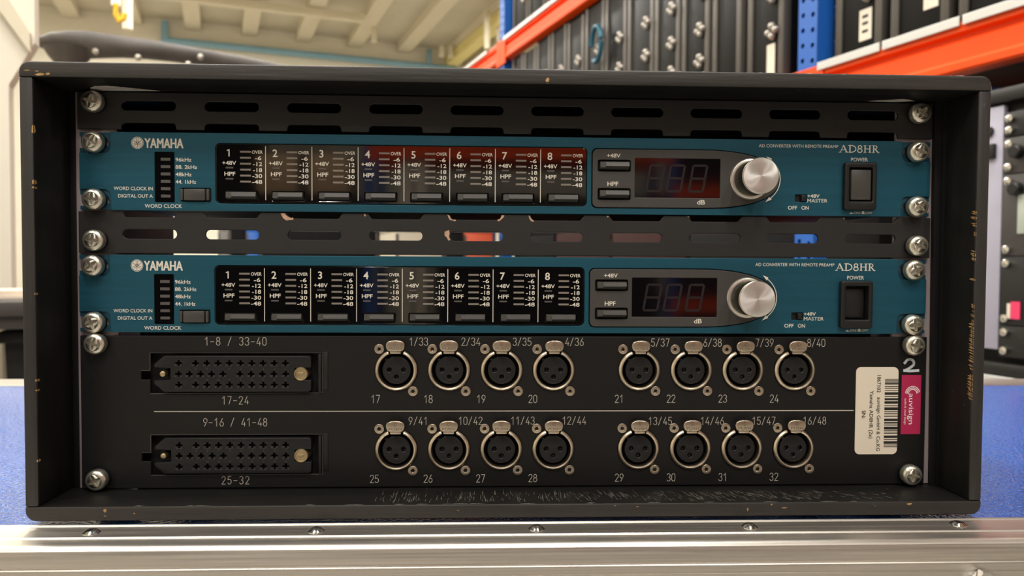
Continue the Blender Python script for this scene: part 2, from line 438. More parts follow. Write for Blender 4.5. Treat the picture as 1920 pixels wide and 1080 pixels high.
# blue pipe along the far wall
tag(obj('overhead_pipe', MB().tube([(-.8, 14.86, 4.19), (-.8, 14.86, 3.86 + .02)], .06, 10).tube([(-.86, 14.86, 3.86), (4.5, 14.86, 3.86)], .06, 10).tube([(3.95, 14.86, 3.86), (3.95, 14.86, 4.19)], .05, 10), M_['bluepipe'], None, scale=1), 'pale blue pipe running along the far wall below the ceiling', 'pipe')
o = bpy.data.objects['overhead_pipe']; o.location = CAMP; o.rotation_euler = (0, 0, WA)

# hanging hook
t = wthing('hanging_hook', 'yellow hook hanging on a white strap above the left corner of the rack', 'hook', -.63, 6.0, 1.68)
wobj('strap', MB().box(-.03, .03, -.01, .01, .08, CEIL_H - 1.68 - .001), M_['housing'], t)
hk = MB(); hk.tube([(0, 0, .09), (0, 0, .02), (.02, 0, -.02), (.045, 0, 0), (.05, 0, .03)], .022, 10); wobj('hook', hk, M_['hook'], t)

# dark covered arm behind the rack
t = wthing('covered_arm', 'long dark grey cloth-covered arm, thick at left and tapering right, behind the rack', 'cover', -.60, 4.05, FLOOR_H)
pts = []; 
prof = [(-.755, .985, .006), (-.735, .988, .024), (-.69, .994, .042), (-.62, .994, .055), (-.546, .992, .062), (-.47, .995, .056), (-.40, .998, .050), (-.30, 1.0, .046), (-.18, .997, .042), (-.02, .985, .040), (.12, .972, .038), (.3, .955, .034), (.55, .935, .02)]
mb = MB(); ns = 16; vs = []; fs = []
for i, (u, h, r) in enumerate(prof):
    for q in range(ns):
        a = 2 * PI * q / ns; wob = 1 + .06 * math.sin(3 * a + u * 9)
        vs.append((u + .60, r * 1.1 * math.cos(a) * wob, h - FLOOR_H + r * math.sin(a) * wob))
for i in range(len(prof) - 1):
    for q in range(ns): p = (q + 1) % ns; fs.append((i * ns + q, i * ns + p, (i + 1) * ns + p, (i + 1) * ns + q))
fs += [tuple(range(ns)), tuple((len(prof) - 1) * ns + q for q in range(ns))]
mb.add(vs, fs); wobj('cover', mb, M_['cloth'], t, 60)
H = -FLOOR_H
wobj('neck', MB().lathe([(.105, .965 + H), (.085, .93 + H), (.06, .90 + H), (.05, .86 + H), (.045, .6)], -.02, 0, 16, axis='z'), M_['cloth'], t, 60)
st = MB().tube([(-.02, 0, .62), (-.02, 0, .03)], .03, 10)
for a in (0, 2.1, 4.2): st.tube([(-.02, 0, .2), (-.02 + .28 * math.cos(a), .28 * math.sin(a), .012)], .015, 8)
wobj('stand', st, M_['plastic'], t)
for (u, h) in ((-.505, .955), (-.33, .945), (-.115, .935), (-.06, .975)):
    wobj('reflector', MB().lathe([(.016, 0), (.013, -.006), (.005, -.009)], u + .6, h + H, 12, cap1=True), M_['catch'], t).location = (0, -.055, 0)

# ------------------------------------------------------------------ pallet racking on the right
U0 = 1.72


def upright(mb_only_v, parent, h_top):
    """two perforated posts (front and rear) with braces at v; the row of holes is cut into the aisle face"""
    v = mb_only_v; H0 = FLOOR_H
    fr = MB()
    # aisle face with holes, as a strip of quads around dark hexagonal cut-outs
    z = H0; n_ = int((h_top - H0) / .047)
    for q in range(n_):
        for c0 in (v - .042, v):
            cz_, cy_, hw, hh = z + .0235, c0 + .021, .021, .0235; off = .005 if c0 == v else -.003
            sq = [(cy_ + hw * a, cz_ + hh * b) for a, b in ((1, 0), (1, 1), (0, 1), (-1, 1), (-1, 0), (-1, -1), (0, -1), (1, -1))]
            hx = [(cy_ + .0085 * math.cos(PI / 4 * k_), cz_ + off + .0085 * math.sin(PI / 4 * k_)) for k_ in range(8)]
            fr.add([(0, a, b) for a, b in sq + hx] + [(.004, a, b) for a, b in hx], [(k_, (k_ + 1) % 8, 8 + (k_ + 1) % 8, 8 + k_) for k_ in range(8)] + [(8 + k_, 8 + (k_ + 1) % 8, 16 + (k_ + 1) % 8, 16 + k_) for k_ in range(8)])
        z += .047
    h_top = z
    fr.box(.0, .062, v - .0421, v - .039, H0, h_top).box(.0, .062, v + .039, v + .0421, H0, h_top).box(.062, .064, v - .042, v + .042, H0, h_top)
    p = wobj('upright', fr, M_['rackblue'], parent, 0)
    br = MB().box(.86, .94, v - .042, v + .042, H0, h_top)
    z = H0 + .3; s_ = 1
    while z < h_top - .8:
        a, b = (.07, .87) if s_ > 0 else (.87, .07)
        br.tube([(a, v, z), (b, v, z + .7)], .016, 6); z += .75; s_ = -s_
    wobj('rear_post', br, M_['rackblue'], parent, 0)


BEAM = [(-.002, .125), (.045, .125), (.045, 0), (-.002, 0), (-.008, .006), (-.008, .022), (-.002, .030), (-.002, .074), (.012, .082), (.012, .092), (-.006, .098), (-.006, .119)]


def beam(parent, v0, v1, h, u=0.):
    mb = MB().prism([(u + a, h + b) for a, b in BEAM], v0, v1, 'y')
    p = wobj('beam', mb, M_['orange'], parent, 0)
    for a in (v0 - .042, v1 - .035): wobj('end_connector', MB().box(u - .011, u - .001, a, a + .077, h - .03, h + .127, .002), M_['orange'], p, 0)


t = wthing('pallet_rack', 'tall pallet rack with blue posts and orange beams, right of the black rack', 'rack', U0, 0, 0)
UPV = (-.845, 1.924, 4.668, 7.412)
for q, v in enumerate(UPV): upright(v, t, 2.9 if q < 3 else 1.75)
LEV = (-.392, .478, 1.293)
for (a, b) in zip(UPV[:-1], UPV[1:]):
    for h in LEV:
        beam(t, a + .043, b - .043, h); beam(t, a + .043, b - .043, h, .855)
        vv = b - .058
        while vv - .235 > a + .05:
            d = wobj('deck_panel', MB().box(-.010, .90, vv - .235, vv, h + .126, h + .134), M_['board'], t, 0)
            wobj('front_trim', MB().box(-.015, -.0101, vv - .235, vv, h + .110, h + .134, .0015), M_['deck'], d, 0); vv -= .2435

ORD = ['nearest', 'second', 'third', 'fourth', 'fifth', 'sixth', 'seventh', 'eighth', 'ninth', 'tenth', 'eleventh', 'twelfth']


def flight(v0, v1, h0, h1, label, group, u0=.03, depth=.62, latch=True, sticker=None, mirror=1):
    """an upright black transport case seen from its end: panel, two edge extrusions, catches, sticker; v0 is the near side"""
    w = v1 - v0
    t = thing('flight_case', label, 'case', W(U0 + u0, (v0 + v1) / 2, h0), WA, group)
    hh = h1 - h0; q = w / 2
    wobj('body', MB().box(.004, depth, -q + .002, q - .002, 0.001, hh, .004), M_['casebk'], t)
    e = .026
    for s in (-1, 1):
        a, b = sorted((s * q, s * (q - e)))
        wobj('edge_profile', MB().box(-.002, .03, a, b, 0, hh, .003), M_['casealu'], t)
    if latch:
        for z in (.12, .25) if hh < .5 else (.17, .29, .43):
            l = MB()
            for (dv, dz) in ((0, 0), (.018, .016), (.016, -.018), (.034, -.004)):
                l.lathe([(.013, 0), (.0125, -.008), (.009, -.014), (.004, -.016)], 0, 0, 10, cap1=True)
                n_ = len(l.v) - 40
                for i in range(n_, len(l.v)): x, y, zz = l.v[i]; l.v[i] = (y, x - q + .036 + dv, zz + z + dz)
            wobj('catch', l, M_['catch'], t)
    if sticker:
        z0_, z1_, c0, c1 = sticker
        s = wobj('sticker', MB().box(.0015, .0040, -q + c0, -q + c1, z0_, z1_, .001), M_['label'], t, 0)
    return t


bay2 = [(2.068, 2.252), (2.29, 2.458), (2.482, 2.662), (2.681, 2.868), (2.881, 3.10), (3.115, 3.317), (3.33, 3.53), (3.55, 3.74), (3.76, 3.95), (3.97, 4.16), (4.18, 4.36), (4.38, 4.56)]
for i, (a, b) in enumerate(bay2):
    w_ = ORD[i]
    lab = ('black upright case with a white sticker, nearest the blue post on the middle shelf' if i == 0 else '%s black upright case beyond the blue post on the middle shelf' % w_)
    flight(a, b, .613, (1.22 if i < 4 else 1.28) - (.015 if i % 3 == 1 else 0), lab, 'upright cases on the middle shelf', latch=(i not in (1,)), sticker=(.01, .13, .045, .085) if i == 0 else None)
# teal cable loop over one case
mb = MB(); mb.tube([(-.012, .05 * math.cos(a * .21), .07 * math.sin(a * .21) * 1.2) for a in range(0, 26)], .012, 8)
t = wthing('cable_loop', 'coiled teal cable hanging in front of an upright case', 'cable', U0 + .015, 3.36, 1.06)
wobj('coil', mb, M_['teal'], t)
for i, (a, b, sx) in enumerate(((1.665, 1.84, (.035, .125, .04, .085)), (1.452, 1.635, (.06, .17, .035, .08)))):
    t = flight(a, b, .613, 1.15, ('upright black case with a white sticker, just in front of the blue post' if i == 0 else 'upright black case with a white sticker and barcode, second in front of the blue post'), 'upright cases on the near shelf', sticker=sx)
    st = [c for c in kids(t) if c.name.startswith('sticker')][0]
    q = (b - a) / 2
    for j, (x0, z0_) in enumerate(((.5, .25), (.3, .5), (.6, .72))): s = MB().box(.0008, .0015, -q + sx[2] + .012, -q + sx[3] - .012, sx[0] + (sx[1] - sx[0]) * z0_, sx[0] + (sx[1] - sx[0]) * z0_ + .008); wobj('lettering', s, M_['ink'], st, 0)
    s = MB()
    for j in range(11): s.box(.0015, .004, -q + .008, -q + .026, .02 + .011 * j, .02 + .011 * j + (.004 if j % 3 else .007))
    wobj('barcode', s, M_['label'], t, 0)
t = flight(1.16, 1.425, .613, 1.1, 'black case with a pink sticker at the near end of the middle shelf', 'upright cases on the near shelf')
wobj('pink_sticker', MB().box(-.0012, .002, -.06, .09, .055, .10), M_['pink'], t, 0)
for i in range(6):
    a = 4.55 - .26 * i
    flight(a - .24, a, 1.428, 2.02, '%s black case from the far blue post on the top shelf' % ('first' if i == 0 else ORD[i]), 'cases on the top shelf')

for i in range(4):
    a = 1.99 + .645 * i
    c = wthing('trunk', 'wide black trunk on the low shelf glimpsed through the %s slot from the right' % ('second', 'third', 'fourth', 'fifth')[i], 'trunk', U0 + .04, a + .31, -.256)
    wobj('body', MB().box(0, .6, -.305, .305, 0, .42, .006), M_['trunkred' if i in (1, 2) else 'felt'], c); wobj('lid', MB().box(0, .6, -.305, .305, .4215, .56, .006), M_['felt'], c)

# lilac faced equipment rack on the low shelf, seen at the right edge of the picture
t = wthing('equipment_rack', 'tall equipment rack with a lilac-grey side strip and black units, right of the wooden rack', 'rack', U0, 1.12, -.257)
V1 = .30; HT = .672
wobj('body', MB().box(.012, .5, -.30, V1, .0, HT, .005), M_['casebk'], t)
wobj('top_edge', MB().box(-.012, .03, -.30, V1, HT - .035, HT, .008), M_['plastic'], t)
wobj('bottom_edge', MB().box(-.012, .03, -.30, V1, 0, .03, .006), M_['plastic'], t)
sp = wobj('side_strip', MB().box(-.002, .014, .155, .285, .06, HT - .04, .002), M_['purple'], t)
wobj('round_socket', MB().lathe([(.0125, 0), (.012, -.006), (.004, -.007)], 0, 0, 16, cap1=True), M_['plastic'], sp).matrix_local = Matrix.Translation((-.002, .190, .575)) @ Matrix.Rotation(-PI / 2, 4, 'Z')
wobj('strip_latch', MB().box(-.012, -.001, .17, .205, .51, .545, .003), M_['plastic'], sp)
for q, (z0_, z1_) in enumerate(((.555, .612), (.47, .553), (.28, .468), (.12, .278), (.045, .118))):
    un = wobj('rack_unit', MB().box(-.006, .02, -.28, .150, z0_, z1_, .002), M_['grey'] if q in (1, 2) else M_['plastic'], t)
    for z in (z0_ + .015, z1_ - .015):
        sm = MB().lathe([(.010, 0), (.009, -.006), (.004, -.008)], 0, 0, 12, cap1=True)
        wobj('unit_screw', sm, M_['steel'], un).matrix_local = Matrix.Translation((-.006, .136, z)) @ Matrix.Rotation(-PI / 2, 4, 'Z')
    if q in (1, 2):
        for j in range(4):
            sm = MB().lathe([(.016, 0), (.015, -.016), (.012, -.019)], 0, 0, 16, cap1=True)
            wobj('unit_knob', sm, M_['plastic'], un).matrix_local = Matrix.Translation((-.006, .115 - .045 * j, z1_ - .035)) @ Matrix.Rotation(-PI / 2, 4, 'Z')
    if q == 2: wobj('screen', MB().box(-.009, -.005, -.02, .112, .33, .42, .002), M_['screen'], un)
    if q == 3:
        s = wobj('pink_label', MB().box(-.008, -.005, .10, .122, .135, .175), M_['pink'], un, 0)
        wobj('white_label', MB().box(-.008, -.005, .123, .131, .135, .17), M_['label'], un, 0)

# a second rack row behind the camera: seen mirrored in the black windows (its aisle face looks back at the rack)
RB = Vector((0, -6.56, CAMP.z))
t = thing('pallet_rack', 'pallet rack with orange beams behind the viewer, mirrored in the black glass windows', 'rack', RB, -PI / 2)
for v in (-3.81, -1.04, 1.73, 4.5): upright(v, t, 2.6)
for (a, b, hs) in ((-1.04, 1.73, (.94, 1.07)), (1.73, 4.5, (-.44, .60))):
    for h in hs:
        beam(t, a + .043, b - .043, h); beam(t, a + .043, b - .043, h, .855)
for (a, b, hs) in ((-3.7, -2.1, (.62,)), (-3.7, -1.15, (-1.034, -.483, .068)), (-.45, 1.63, (-1.034, -.483, .068)), (1.84, 4.4, (-1.034, -.31, .73)), (-.94, 1.63, (1.2,))):  # unseen trunks, added to darken what the glass windows reflect
    n_ = max(1, round((b - a) / .62)); w_ = (b - a) / n_
    for h in hs:
        for q in range(n_):
            c = thing('added_dark_trunk', 'dark trunk added behind the viewer to darken the reflections in black glass', 'trunk', (a + w_ * (q + .5), -6.64, CAMP.z + h), 0, 'added dark trunks behind the viewer')
            obj('added_trunk_body', MB().box(-w_ / 2 + .01, w_ / 2 - .01, -.6, 0, 0, .40, .005), M_['felt'], c, scale=1); obj('added_trunk_lid', MB().box(-w_ / 2 + .01, w_ / 2 - .01, -.6, 0, .4005, .55, .005), M_['felt'], c, scale=1)
for (x0, x1, h0, h1, m, lab, nm) in ((-2.05, -1.22, .62, .97, 'carton', 'brown carton behind the viewer, mirrored in the second and third meter columns', 'carton'), (-.76, -.52, -1.034, .925, 'label', 'pale narrow carton behind the viewer, mirrored in the fifth meter column', 'carton')):
    c = thing(nm, lab, 'box', (( x0 + x1) / 2, -6.62, CAMP.z + h0))
    w_ = (x1 - x0) / 2
    obj('box_body', MB().box(-w_, w_, -.5, 0, 0, h1 - h0, .01), M_[m], c, scale=1); obj('tape', MB().box(-w_ * .12, w_ * .12, .0005, .002, 0, h1 - h0), M_['tablegrey'], c, scale=1, smooth=0)
# dark trunks standing far behind, seen through the slots of the lower vent strip
for i, (p0, p1, h1, m, lab, band) in enumerate((
        (.02, .085, .34, 'greytrunk', 'narrow grey trunk glimpsed through the second slot of the lower vent strip', 'casealu'),
        (.093, .205, .36, 'felt', 'black trunk glimpsed beside the grey one through the second slot', 'casealu'),
        (.212, .30, .34, 'rackblue', 'blue trunk glimpsed at the right end of the second slot', 'casealu'),
        (.31, 1.16, .37, 'felt', 'wide black trunk hiding the view through the third slot', 'casealu'),
        (1.17, 1.32, .36, 'felt', 'black trunk glimpsed at the left of the fourth slot', 'casealu'),
        (1.0, 1.28, .30, 'wallgrey', 'grey-beige trunk glimpsed at the right of the fourth slot', 'casealu'),
        (1.29, 1.41, .30, 'felt', 'narrow black trunk glimpsed at the left of the fifth slot', 'casealu'),
        (1.42, 1.605, .30, 'dullorange', 'orange trunk glimpsed in the fifth slot of the lower vent strip', 'casealu'))):
    w_ = (p1 - p0) / 2
    c = wthing('trunk', lab, 'trunk', (p0 + p1) / 2, 6.0 if i < 5 else 4.5, FLOOR_H)
    wobj('body', MB().box(-w_, w_, 0, .5, 0, h1 - FLOOR_H - .12, .004), M_[m], c); wobj('lid', MB().box(-w_, w_, 0, .5, h1 - FLOOR_H - .119, h1 - FLOOR_H, .004), M_[m], c)
    wobj('corner_edge', MB().box(-w_ - .002, -w_ + .012, -.003, .02, .01, h1 - FLOOR_H - .13), M_[band], c, 0)

# ------------------------------------------------------------------ left: work table
t = wthing('work_table', 'dark-edged work table against the pale wall, left of the rack', 'table', -1.35, 2.75, FLOOR_H)
wobj('tabletop', MB().box(-.8, .95, -.35, .35, .885, .925, .004), M_['tablegrey'], t)
wobj('apron', MB().box(-.78, .93, -.33, .33, .85, .884), M_['tablegrey'], t, 0)
for (a, b) in ((-.76, -.32), (.70, -.32), (-.76, .30), (.70, .30)): wobj('leg', MB().box(a - .02, a + .04, b - .03, b + .03, 0, .849), M_['label'], t, 0)
t = wthing('storage_bin', 'tall dark lidded bin standing under the work table', 'bin', -.33, 2.75, FLOOR_H)
wobj('bin_body', MB().prism([(-.20, 0), (.20, 0), (.23, .80), (-.23, .80)], -.2, .2, 'y'), M_['rubber'], t, 0)
wobj('lid', MB().box(-.245, .245, -.22, .22, .801, .835, .006), M_['plastic'], t)
t = wthing('paper_stack', 'loose stack of white papers on the work table', 'papers', -.62, 2.65, FLOOR_H + .926)
for i in range(3): wobj('sheet', MB().box(-.15 + .012 * i, .15 - .01 * i, -.10, .11, .008 * i, .008 * i + .0075), M_['label'], t, 0).rotation_euler = (0, 0, .12 * i)
t = wthing('tape_roll', 'dark tape roll lying on papers on the work table', 'tape', -.655, 2.62, FLOOR_H + .926 + .0245)
wobj('roll', MB().lathe([(.05, 0), (.05, .02), (.022, .02), (.022, 0), (.05, 0)], 0, 0, 20, axis='z'), M_['ink'], t)

# ------------------------------------------------------------------ the blue flight case the rack stands on
FX0, FX1, FY0, FY1, FT = -690., 760., -61., 478., -14.0
fc = thing('large_flight_case', 'blue flight case with aluminium edges carrying the black rack', 'flight case', (0, .19, 0))
oy, oz = -190., Z0 * 1000


def fobj(name, mb, m, par=fc, smooth=35, label=None):
    mb.v = [(x, y + oy, z + oz) for x, y, z in mb.v]; return obj(name, mb, m, par, smooth=smooth, label=label)


fobj('lid_panel', MB().box(FX0 + 20, FX1 - 20, -30, FY1 - 40, FT - 8, FT), M_['blue'], label='blue hammered lid panel')
# ribbed aluminium angle along the front: profile in y-z
pf = [(-28.5, FT - 2), (-28.5, FT + .5), (-29.2, FT + 1.0), (-30.2, FT + 1.0), (-31.0, FT + .2), (-36.6, FT + .2), (-37.1, FT + .5), (-46.8, FT + .5), (-47.2, FT + 1.0), (-48.3, FT + 1.0), (-48.9, FT + .3), (-57.0, FT + .3),
      (-58.6, FT + .1), (-59.8, FT - .6), (-60.7, FT - 1.6), (-61.0, FT - 2.8), (-61.0, FT - 9.2), (-60.4, FT - 9.5), (-60.4, FT - 10.1), (-61.6, FT - 10.3), (-61.9, FT - 10.8), (-61.5, FT - 11.2), (-61.0, FT - 11.4), (-61.0, FT - 14.6), (-60.5, FT - 14.8), (-60.5, FT - 15.4), (-61.2, FT - 15.6), (-61.2, FT - 38), (-58, FT - 38), (-58, FT - 5), (-52, FT - 2)]
fobj('front_edge_profile', MB().prism(pf, FX0, FX1, 'x'), M_['alu'], smooth=25, label='ribbed aluminium front edge')
fobj('rear_edge_profile', MB().box(FX0, FX1, FY1 - 48, FY1, FT - 36, FT + 1.2, 3), M_['alu'])
for (a, b) in ((FX0, FX0 + 30), (FX1 - 30, FX1)): fobj('side_edge_profile', MB().box(a, b, -57.5, FY1 - 48.5, FT - 38, FT + .25, 2.5), M_['alu'])
fobj('body', MB().box(FX0 + 4, FX1 - 4, -57.5, FY1 - 3, -oz + 130, FT - 38.5, 3), M_['blue'])
for (a, b) in ((FX0 + 90, 0), (FX1 - 90, 0), (FX0 + 90, 385), (FX1 - 90, 385)):
    w = MB().box(a - 30, a + 30, b - 30, b + 30, -oz + 118, -oz + 130).box(a - 20, a - 15, b - 20, b + 20, -oz + 45, -oz + 118).box(a + 15, a + 20, b - 20, b + 20, -oz + 45, -oz + 118)
    n0 = len(w.v); w.lathe([(50, -13), (50, 13)], 0, 0, 24, True, True)
    for i in range(n0, len(w.v)): x, y, z = w.v[i]; w.v[i] = (y + a, x + b, z + 50 - oz)
    fobj('caster', w, M_['rubber'])
rv = MB().lathe([(4.4, 0), (4.3, .35), (3.7, .75), (3.0, 1.35), (1.9, 1.85), (.8, 2.0)], 0, 0, 24, axis='z', cap1=True)
rvm = rv.mesh('rivet', M_['steel'])
for x, y in ((-216, -40.3), (-102.5, -40.6), (11.2, -39.9), (123.8, -39.6), (237.3, -38.6), (350, -38.5), (463, -38.5), (-329, -40.5), (-442, -40.5)):
    o = obj('rivet', rvm, None, fc, loc=(x, y + oy, FT + .5 + oz))
ct = MB().box(227, 244, -67, -61.3, FT - 36, FT - 17.5, 2).prism([(230.5, FT - 17.8), (240.5, FT - 17.8), (237.0, FT - 14.4), (234.0, FT - 14.4)], -66, -61.3, 'y')
fobj('catch', ct, M_['steel'])

# ------------------------------------------------------------------ the black wooden rack
XL, XR, ZB, ZT, YF, YB = -254.9, 255.4, -11.0, 226.9, -30.4, 150.
case = thing('rack_case', 'open-fronted black wooden rack case standing on the blue flight case', 'rack case', mmloc(0, 0, ZB))


def cobj(name, mb, m, par=case, smooth=35, label=None):
    mb.v = [(x, y, z - ZB) for x, y, z in mb.v]; return obj(name, mb, m, par, smooth=smooth, label=label)




def edged(o, m):
    """the worn front edges of the boards have a finish of their own"""
    o.data.materials.append(m)
    for p in o.data.polygons:
        if p.normal.y < -.35: p.material_index = 1
    return o


top = cobj('top_board', MB().shape([rrect(XL, XR, ZT - 8.0, ZT, 5, 6, (0, 0, 5.5, 5.5))], YF, YB, 1.0), M_['wood'])
bot = cobj('bottom_board', MB().shape([rrect(XL, XR, ZB, ZB + 7.6, 5, 6, (5.5, 5.5, 0, 0))], YF, YB, 1.0), M_['wood'])
edged(top, M_['edge']); edged(bot, M_['edge'])
lb = cobj('side_board', MB().box(XL, XL + 6.8, YF + .3, YB, ZB + 7.7, ZT - 8.1, .9), M_['wood_v'])
rb = cobj('side_board', MB().box(XR - 6.8, XR, YF + .3, YB, ZB + 7.7, ZT - 8.1, .9), M_['wood_v'])
edged(lb, M_['edge_v']); edged(rb, M_['edge_v'])
ZI0, ZI1 = ZB + 7.7, ZT - 8.1
for x in (-225, 225):
    for y in (12, 130): cobj('rubber_foot', MB().lathe([(11, ZB - 2.95), (12, ZB - .05)], x, y, 20, True, True, axis='z'), M_['rubber'])
cobj('side_batten', MB().box(XL + 6.9, -243.4, 4.2, 60, ZI0, ZI1, .6), M_['inner'])
cobj('side_batten', MB().prism([(244.6, ZI0), (247.2, ZI0), (246.2, ZI1), (242.0, ZI1)], -.8, 60, 'y').prism([(247.25, ZI0), (248.55, ZI0), (248.55, ZI1), (246.25, ZI1)], -1.8, 60, 'y'), M_['inner'], smooth=0)
cobj('light_block_board', MB().box(XL + 6.9, XR - 6.9, 62, 70, 197.5, ZI1 - .1), M_['wood'])  # unseen board added to keep light out of the top vent slots
rl = MB().box(-243.3, -221, 2.05, 4, ZI0 + .5, ZI1 - .5, .3); cobj('rack_rail', rl, M_['rail'])
rl = MB().prism([(221, ZI0 + .5), (246.3, ZI0 + .5), (243.1, ZI1 - .5), (221, ZI1 - .5)], 2.05, 4, 'y'); cobj('rack_rail', rl, M_['rail'])


def chips(outs, y): return MB().flat(outs, y)


# splintered bare wood along the right inner edge (lies on the inner face of the right board)
mb = MB(); rnd = random.Random(3)
xi = XR - 6.8 - .06
for (z0_, z1_, n, big) in ((146, 155, 6, 4.6), (140.5, 142.5, 2, 2), (127, 133, 5, 3.6), (117, 118, 1, 4), (93, 104, 7, 3), (78, 93, 14, 4.2), (68, 78, 6, 3.2), (57, 66, 9, 4), (52, 57, 5, 4)):
    for q in range(n):
        z = z0_ + (z1_ - z0_) * (q + rnd.random() * .8) / n; hgt = .35 + rnd.random() * .75; ln = big * (.35 + .65 * rnd.random())
        y0_ = YF + 1.0
        mb.add([(xi, y0_, z - .2), (xi, y0_, z + hgt), (xi, y0_ + ln * .55, z + hgt * .8 + .4), (xi, y0_ + ln, z + .5 + rnd.random()), (xi, y0_ + ln * .4, z + .1)], [(0, 1, 2, 3, 4)])
        mb.add([(xi + .05, YF + .24, z - .1), (xi + .25 + .3 * rnd.random(), YF + .24, z + .1), (xi + .2, YF + .24, z + hgt * .6), (xi + .05, YF + .6, z + hgt * .8)], [(0, 1, 2, 3)])
cobj('bare_wood_chips', mb, M_['barewood'], rb, 0, 'pale splintered wood along the inner edge')
mb = MB(); xj = XL + 6.8 + .06
for (z, hgt, ln, fx) in ((190, 4.6, 1.8, .7), (164, 2.6, 2.4, .9), (161.8, 1.3, 2.6, 1.1), (107, 1.4, 2, .5), (62, 1.6, 2.5, .8), (57, 1.2, 2.5, .6), (20, 1.6, 2.5, .6)):
    mb = MB().add([(xj, YF + .9, z), (xj, YF + .9, z + hgt), (xj, YF + .9 + ln * .6, z + hgt * .9), (xj, YF + .9 + ln, z + hgt * .3)], [(0, 1, 2, 3)])
    mb.add([(xj, YF + .22, z + .2), (xj - fx, YF + .22, z + .5), (xj - fx * .8, YF + .22, z + hgt * .8), (xj, YF + .22, z + hgt)], [(0, 1, 2, 3)])
    cobj('bare_wood_chip', mb, M_['barewood'], lb, 0)
mb = MB()
for (x, z, a, b) in ((-244.2, 220.3, 2.6, .9), (-240.2, 220.6, 1.2, .8), (-245.6, 221.8, 1.0, .35), (-250.6, 222.2, 1.8, .3), (16, 221.5, 1.1, 1.6)):
    cobj('bare_wood_chip', MB().flat([[(x - a, z - b * .4), (x - a * .3, z - b), (x + a * .7, z - b * .7), (x + a, z + b * .1), (x + a * .3, z + b * .6), (x - a * .2, z + b * .5)]], YF - .06), M_['barewood'], top, 0)
mb = MB()
for (x, z, a, b, s) in ((146, .1 - 6.5, 1.7, .45, .3), (139, -4.6, .6, .5, .5), (66, -5.2, 1.0, .25, 0), (-199, -7, .5, .5, .2), (215, -4.8, 1.7, .7, .4), (54, -4.6, .5, .4, 0), (-30, -6.6, .5, .35, .1), (126, -7.2, .5, 1.2, .2), (-214, -5.4, 1.0, 1.3, .1), (-214, -8.2, .8, .3, 0)):
    cobj('bare_wood_chip', MB().flat([[(x - a, z), (x - a * .2, z + b * .8), (x + a * .8, z + b * (.4 + s)), (x + a, z + b * .1), (x + a * .1, z - b * .8)]], YF - .06), M_['barewood'], bot, 0)
mb = MB(); rnd = random.Random(9); x = -120  # worn top edge, its highlight painted in as pale flakes
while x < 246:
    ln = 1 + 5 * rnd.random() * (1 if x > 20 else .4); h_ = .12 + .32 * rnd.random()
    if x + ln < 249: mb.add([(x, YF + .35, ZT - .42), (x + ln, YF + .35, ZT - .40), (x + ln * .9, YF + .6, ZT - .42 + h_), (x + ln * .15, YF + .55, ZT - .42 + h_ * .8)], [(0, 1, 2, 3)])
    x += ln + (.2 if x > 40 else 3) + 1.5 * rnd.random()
cobj('worn_edge_highlight', mb, M_['scuff_glint'], top, 0, 'pale worn top edge with painted highlight')
# fine scratches on the bottom board's inner face
mb = MB(); rnd = random.Random(11); zs = ZB + 7.6 + .05
for q in range(330):
    x = -75 + 250 * rnd.random(); y0_ = -27 + 15 * rnd.random(); ln = 2 + 8 * rnd.random(); sk = (-.22 if x > 30 else .0) * ln + rnd.uniform(-.35, .35); wd = .05 + .08 * rnd.random()
    mb.add([(x, y0_, zs), (x + wd, y0_, zs), (x + sk + wd * .5, y0_ + ln, zs)], [(0, 1, 2)])
for q in range(30):
    x = 110 + 100 * rnd.random(); y0_ = -27 + 14 * rnd.random(); ln = 2 + 3 * rnd.random()
    mb.add([(x, y0_, zs), (x + .25, y0_, zs), (x - ln * .8, y0_ + ln, zs)], [(0, 1, 2)])
cobj('scratch_marks', mb, M_['scuff_glint'], bot, 0)
mb = MB()
for q in range(26):
    x = -210 + 420 * rnd.random(); mb.add([(x, YF + .95, zs - .02), (x + 1 + 9 * rnd.random(), YF + .95, zs - .02), (x + 3, YF + 1.25, zs)], [(0, 1, 2)])
cobj('edge_scratches', mb, M_['scuff_glint'], bot, 0)
# light glancing off the top board's underside, painted as pale patches
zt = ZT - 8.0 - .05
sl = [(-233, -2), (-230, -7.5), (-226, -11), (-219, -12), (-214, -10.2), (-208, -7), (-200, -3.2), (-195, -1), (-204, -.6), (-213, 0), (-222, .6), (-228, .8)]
cobj('glint_patch', MB().add([(x, y, zt) for x, y in sl], [tuple(range(len(sl)))]), M_['scuff_glint'], top, 0, 'pale painted glint under the top board')
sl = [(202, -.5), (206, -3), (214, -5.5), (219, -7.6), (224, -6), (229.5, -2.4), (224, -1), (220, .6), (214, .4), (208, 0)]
cobj('glint_patch', MB().add([(x, y, zt) for x, y in sl], [tuple(range(len(sl)))]), M_['scuff_glint'], top, 0, 'pale painted glint under the top board')

# ------------------------------------------------------------------ rack screw (built once, copied)


def cross(r, w, n=4):
    out = []
    for k in range(4):
        a = k * PI / 2; c, s = math.cos(a), math.sin(a)
        for (px_, pz_) in ((w * 1.05, -w), (r * .8, -w * .82), (r, -w * .45), (r, w * .45), (r * .8, w * .82)): out.append((px_ * c - pz_ * s, px_ * s + pz_ * c))
    return out


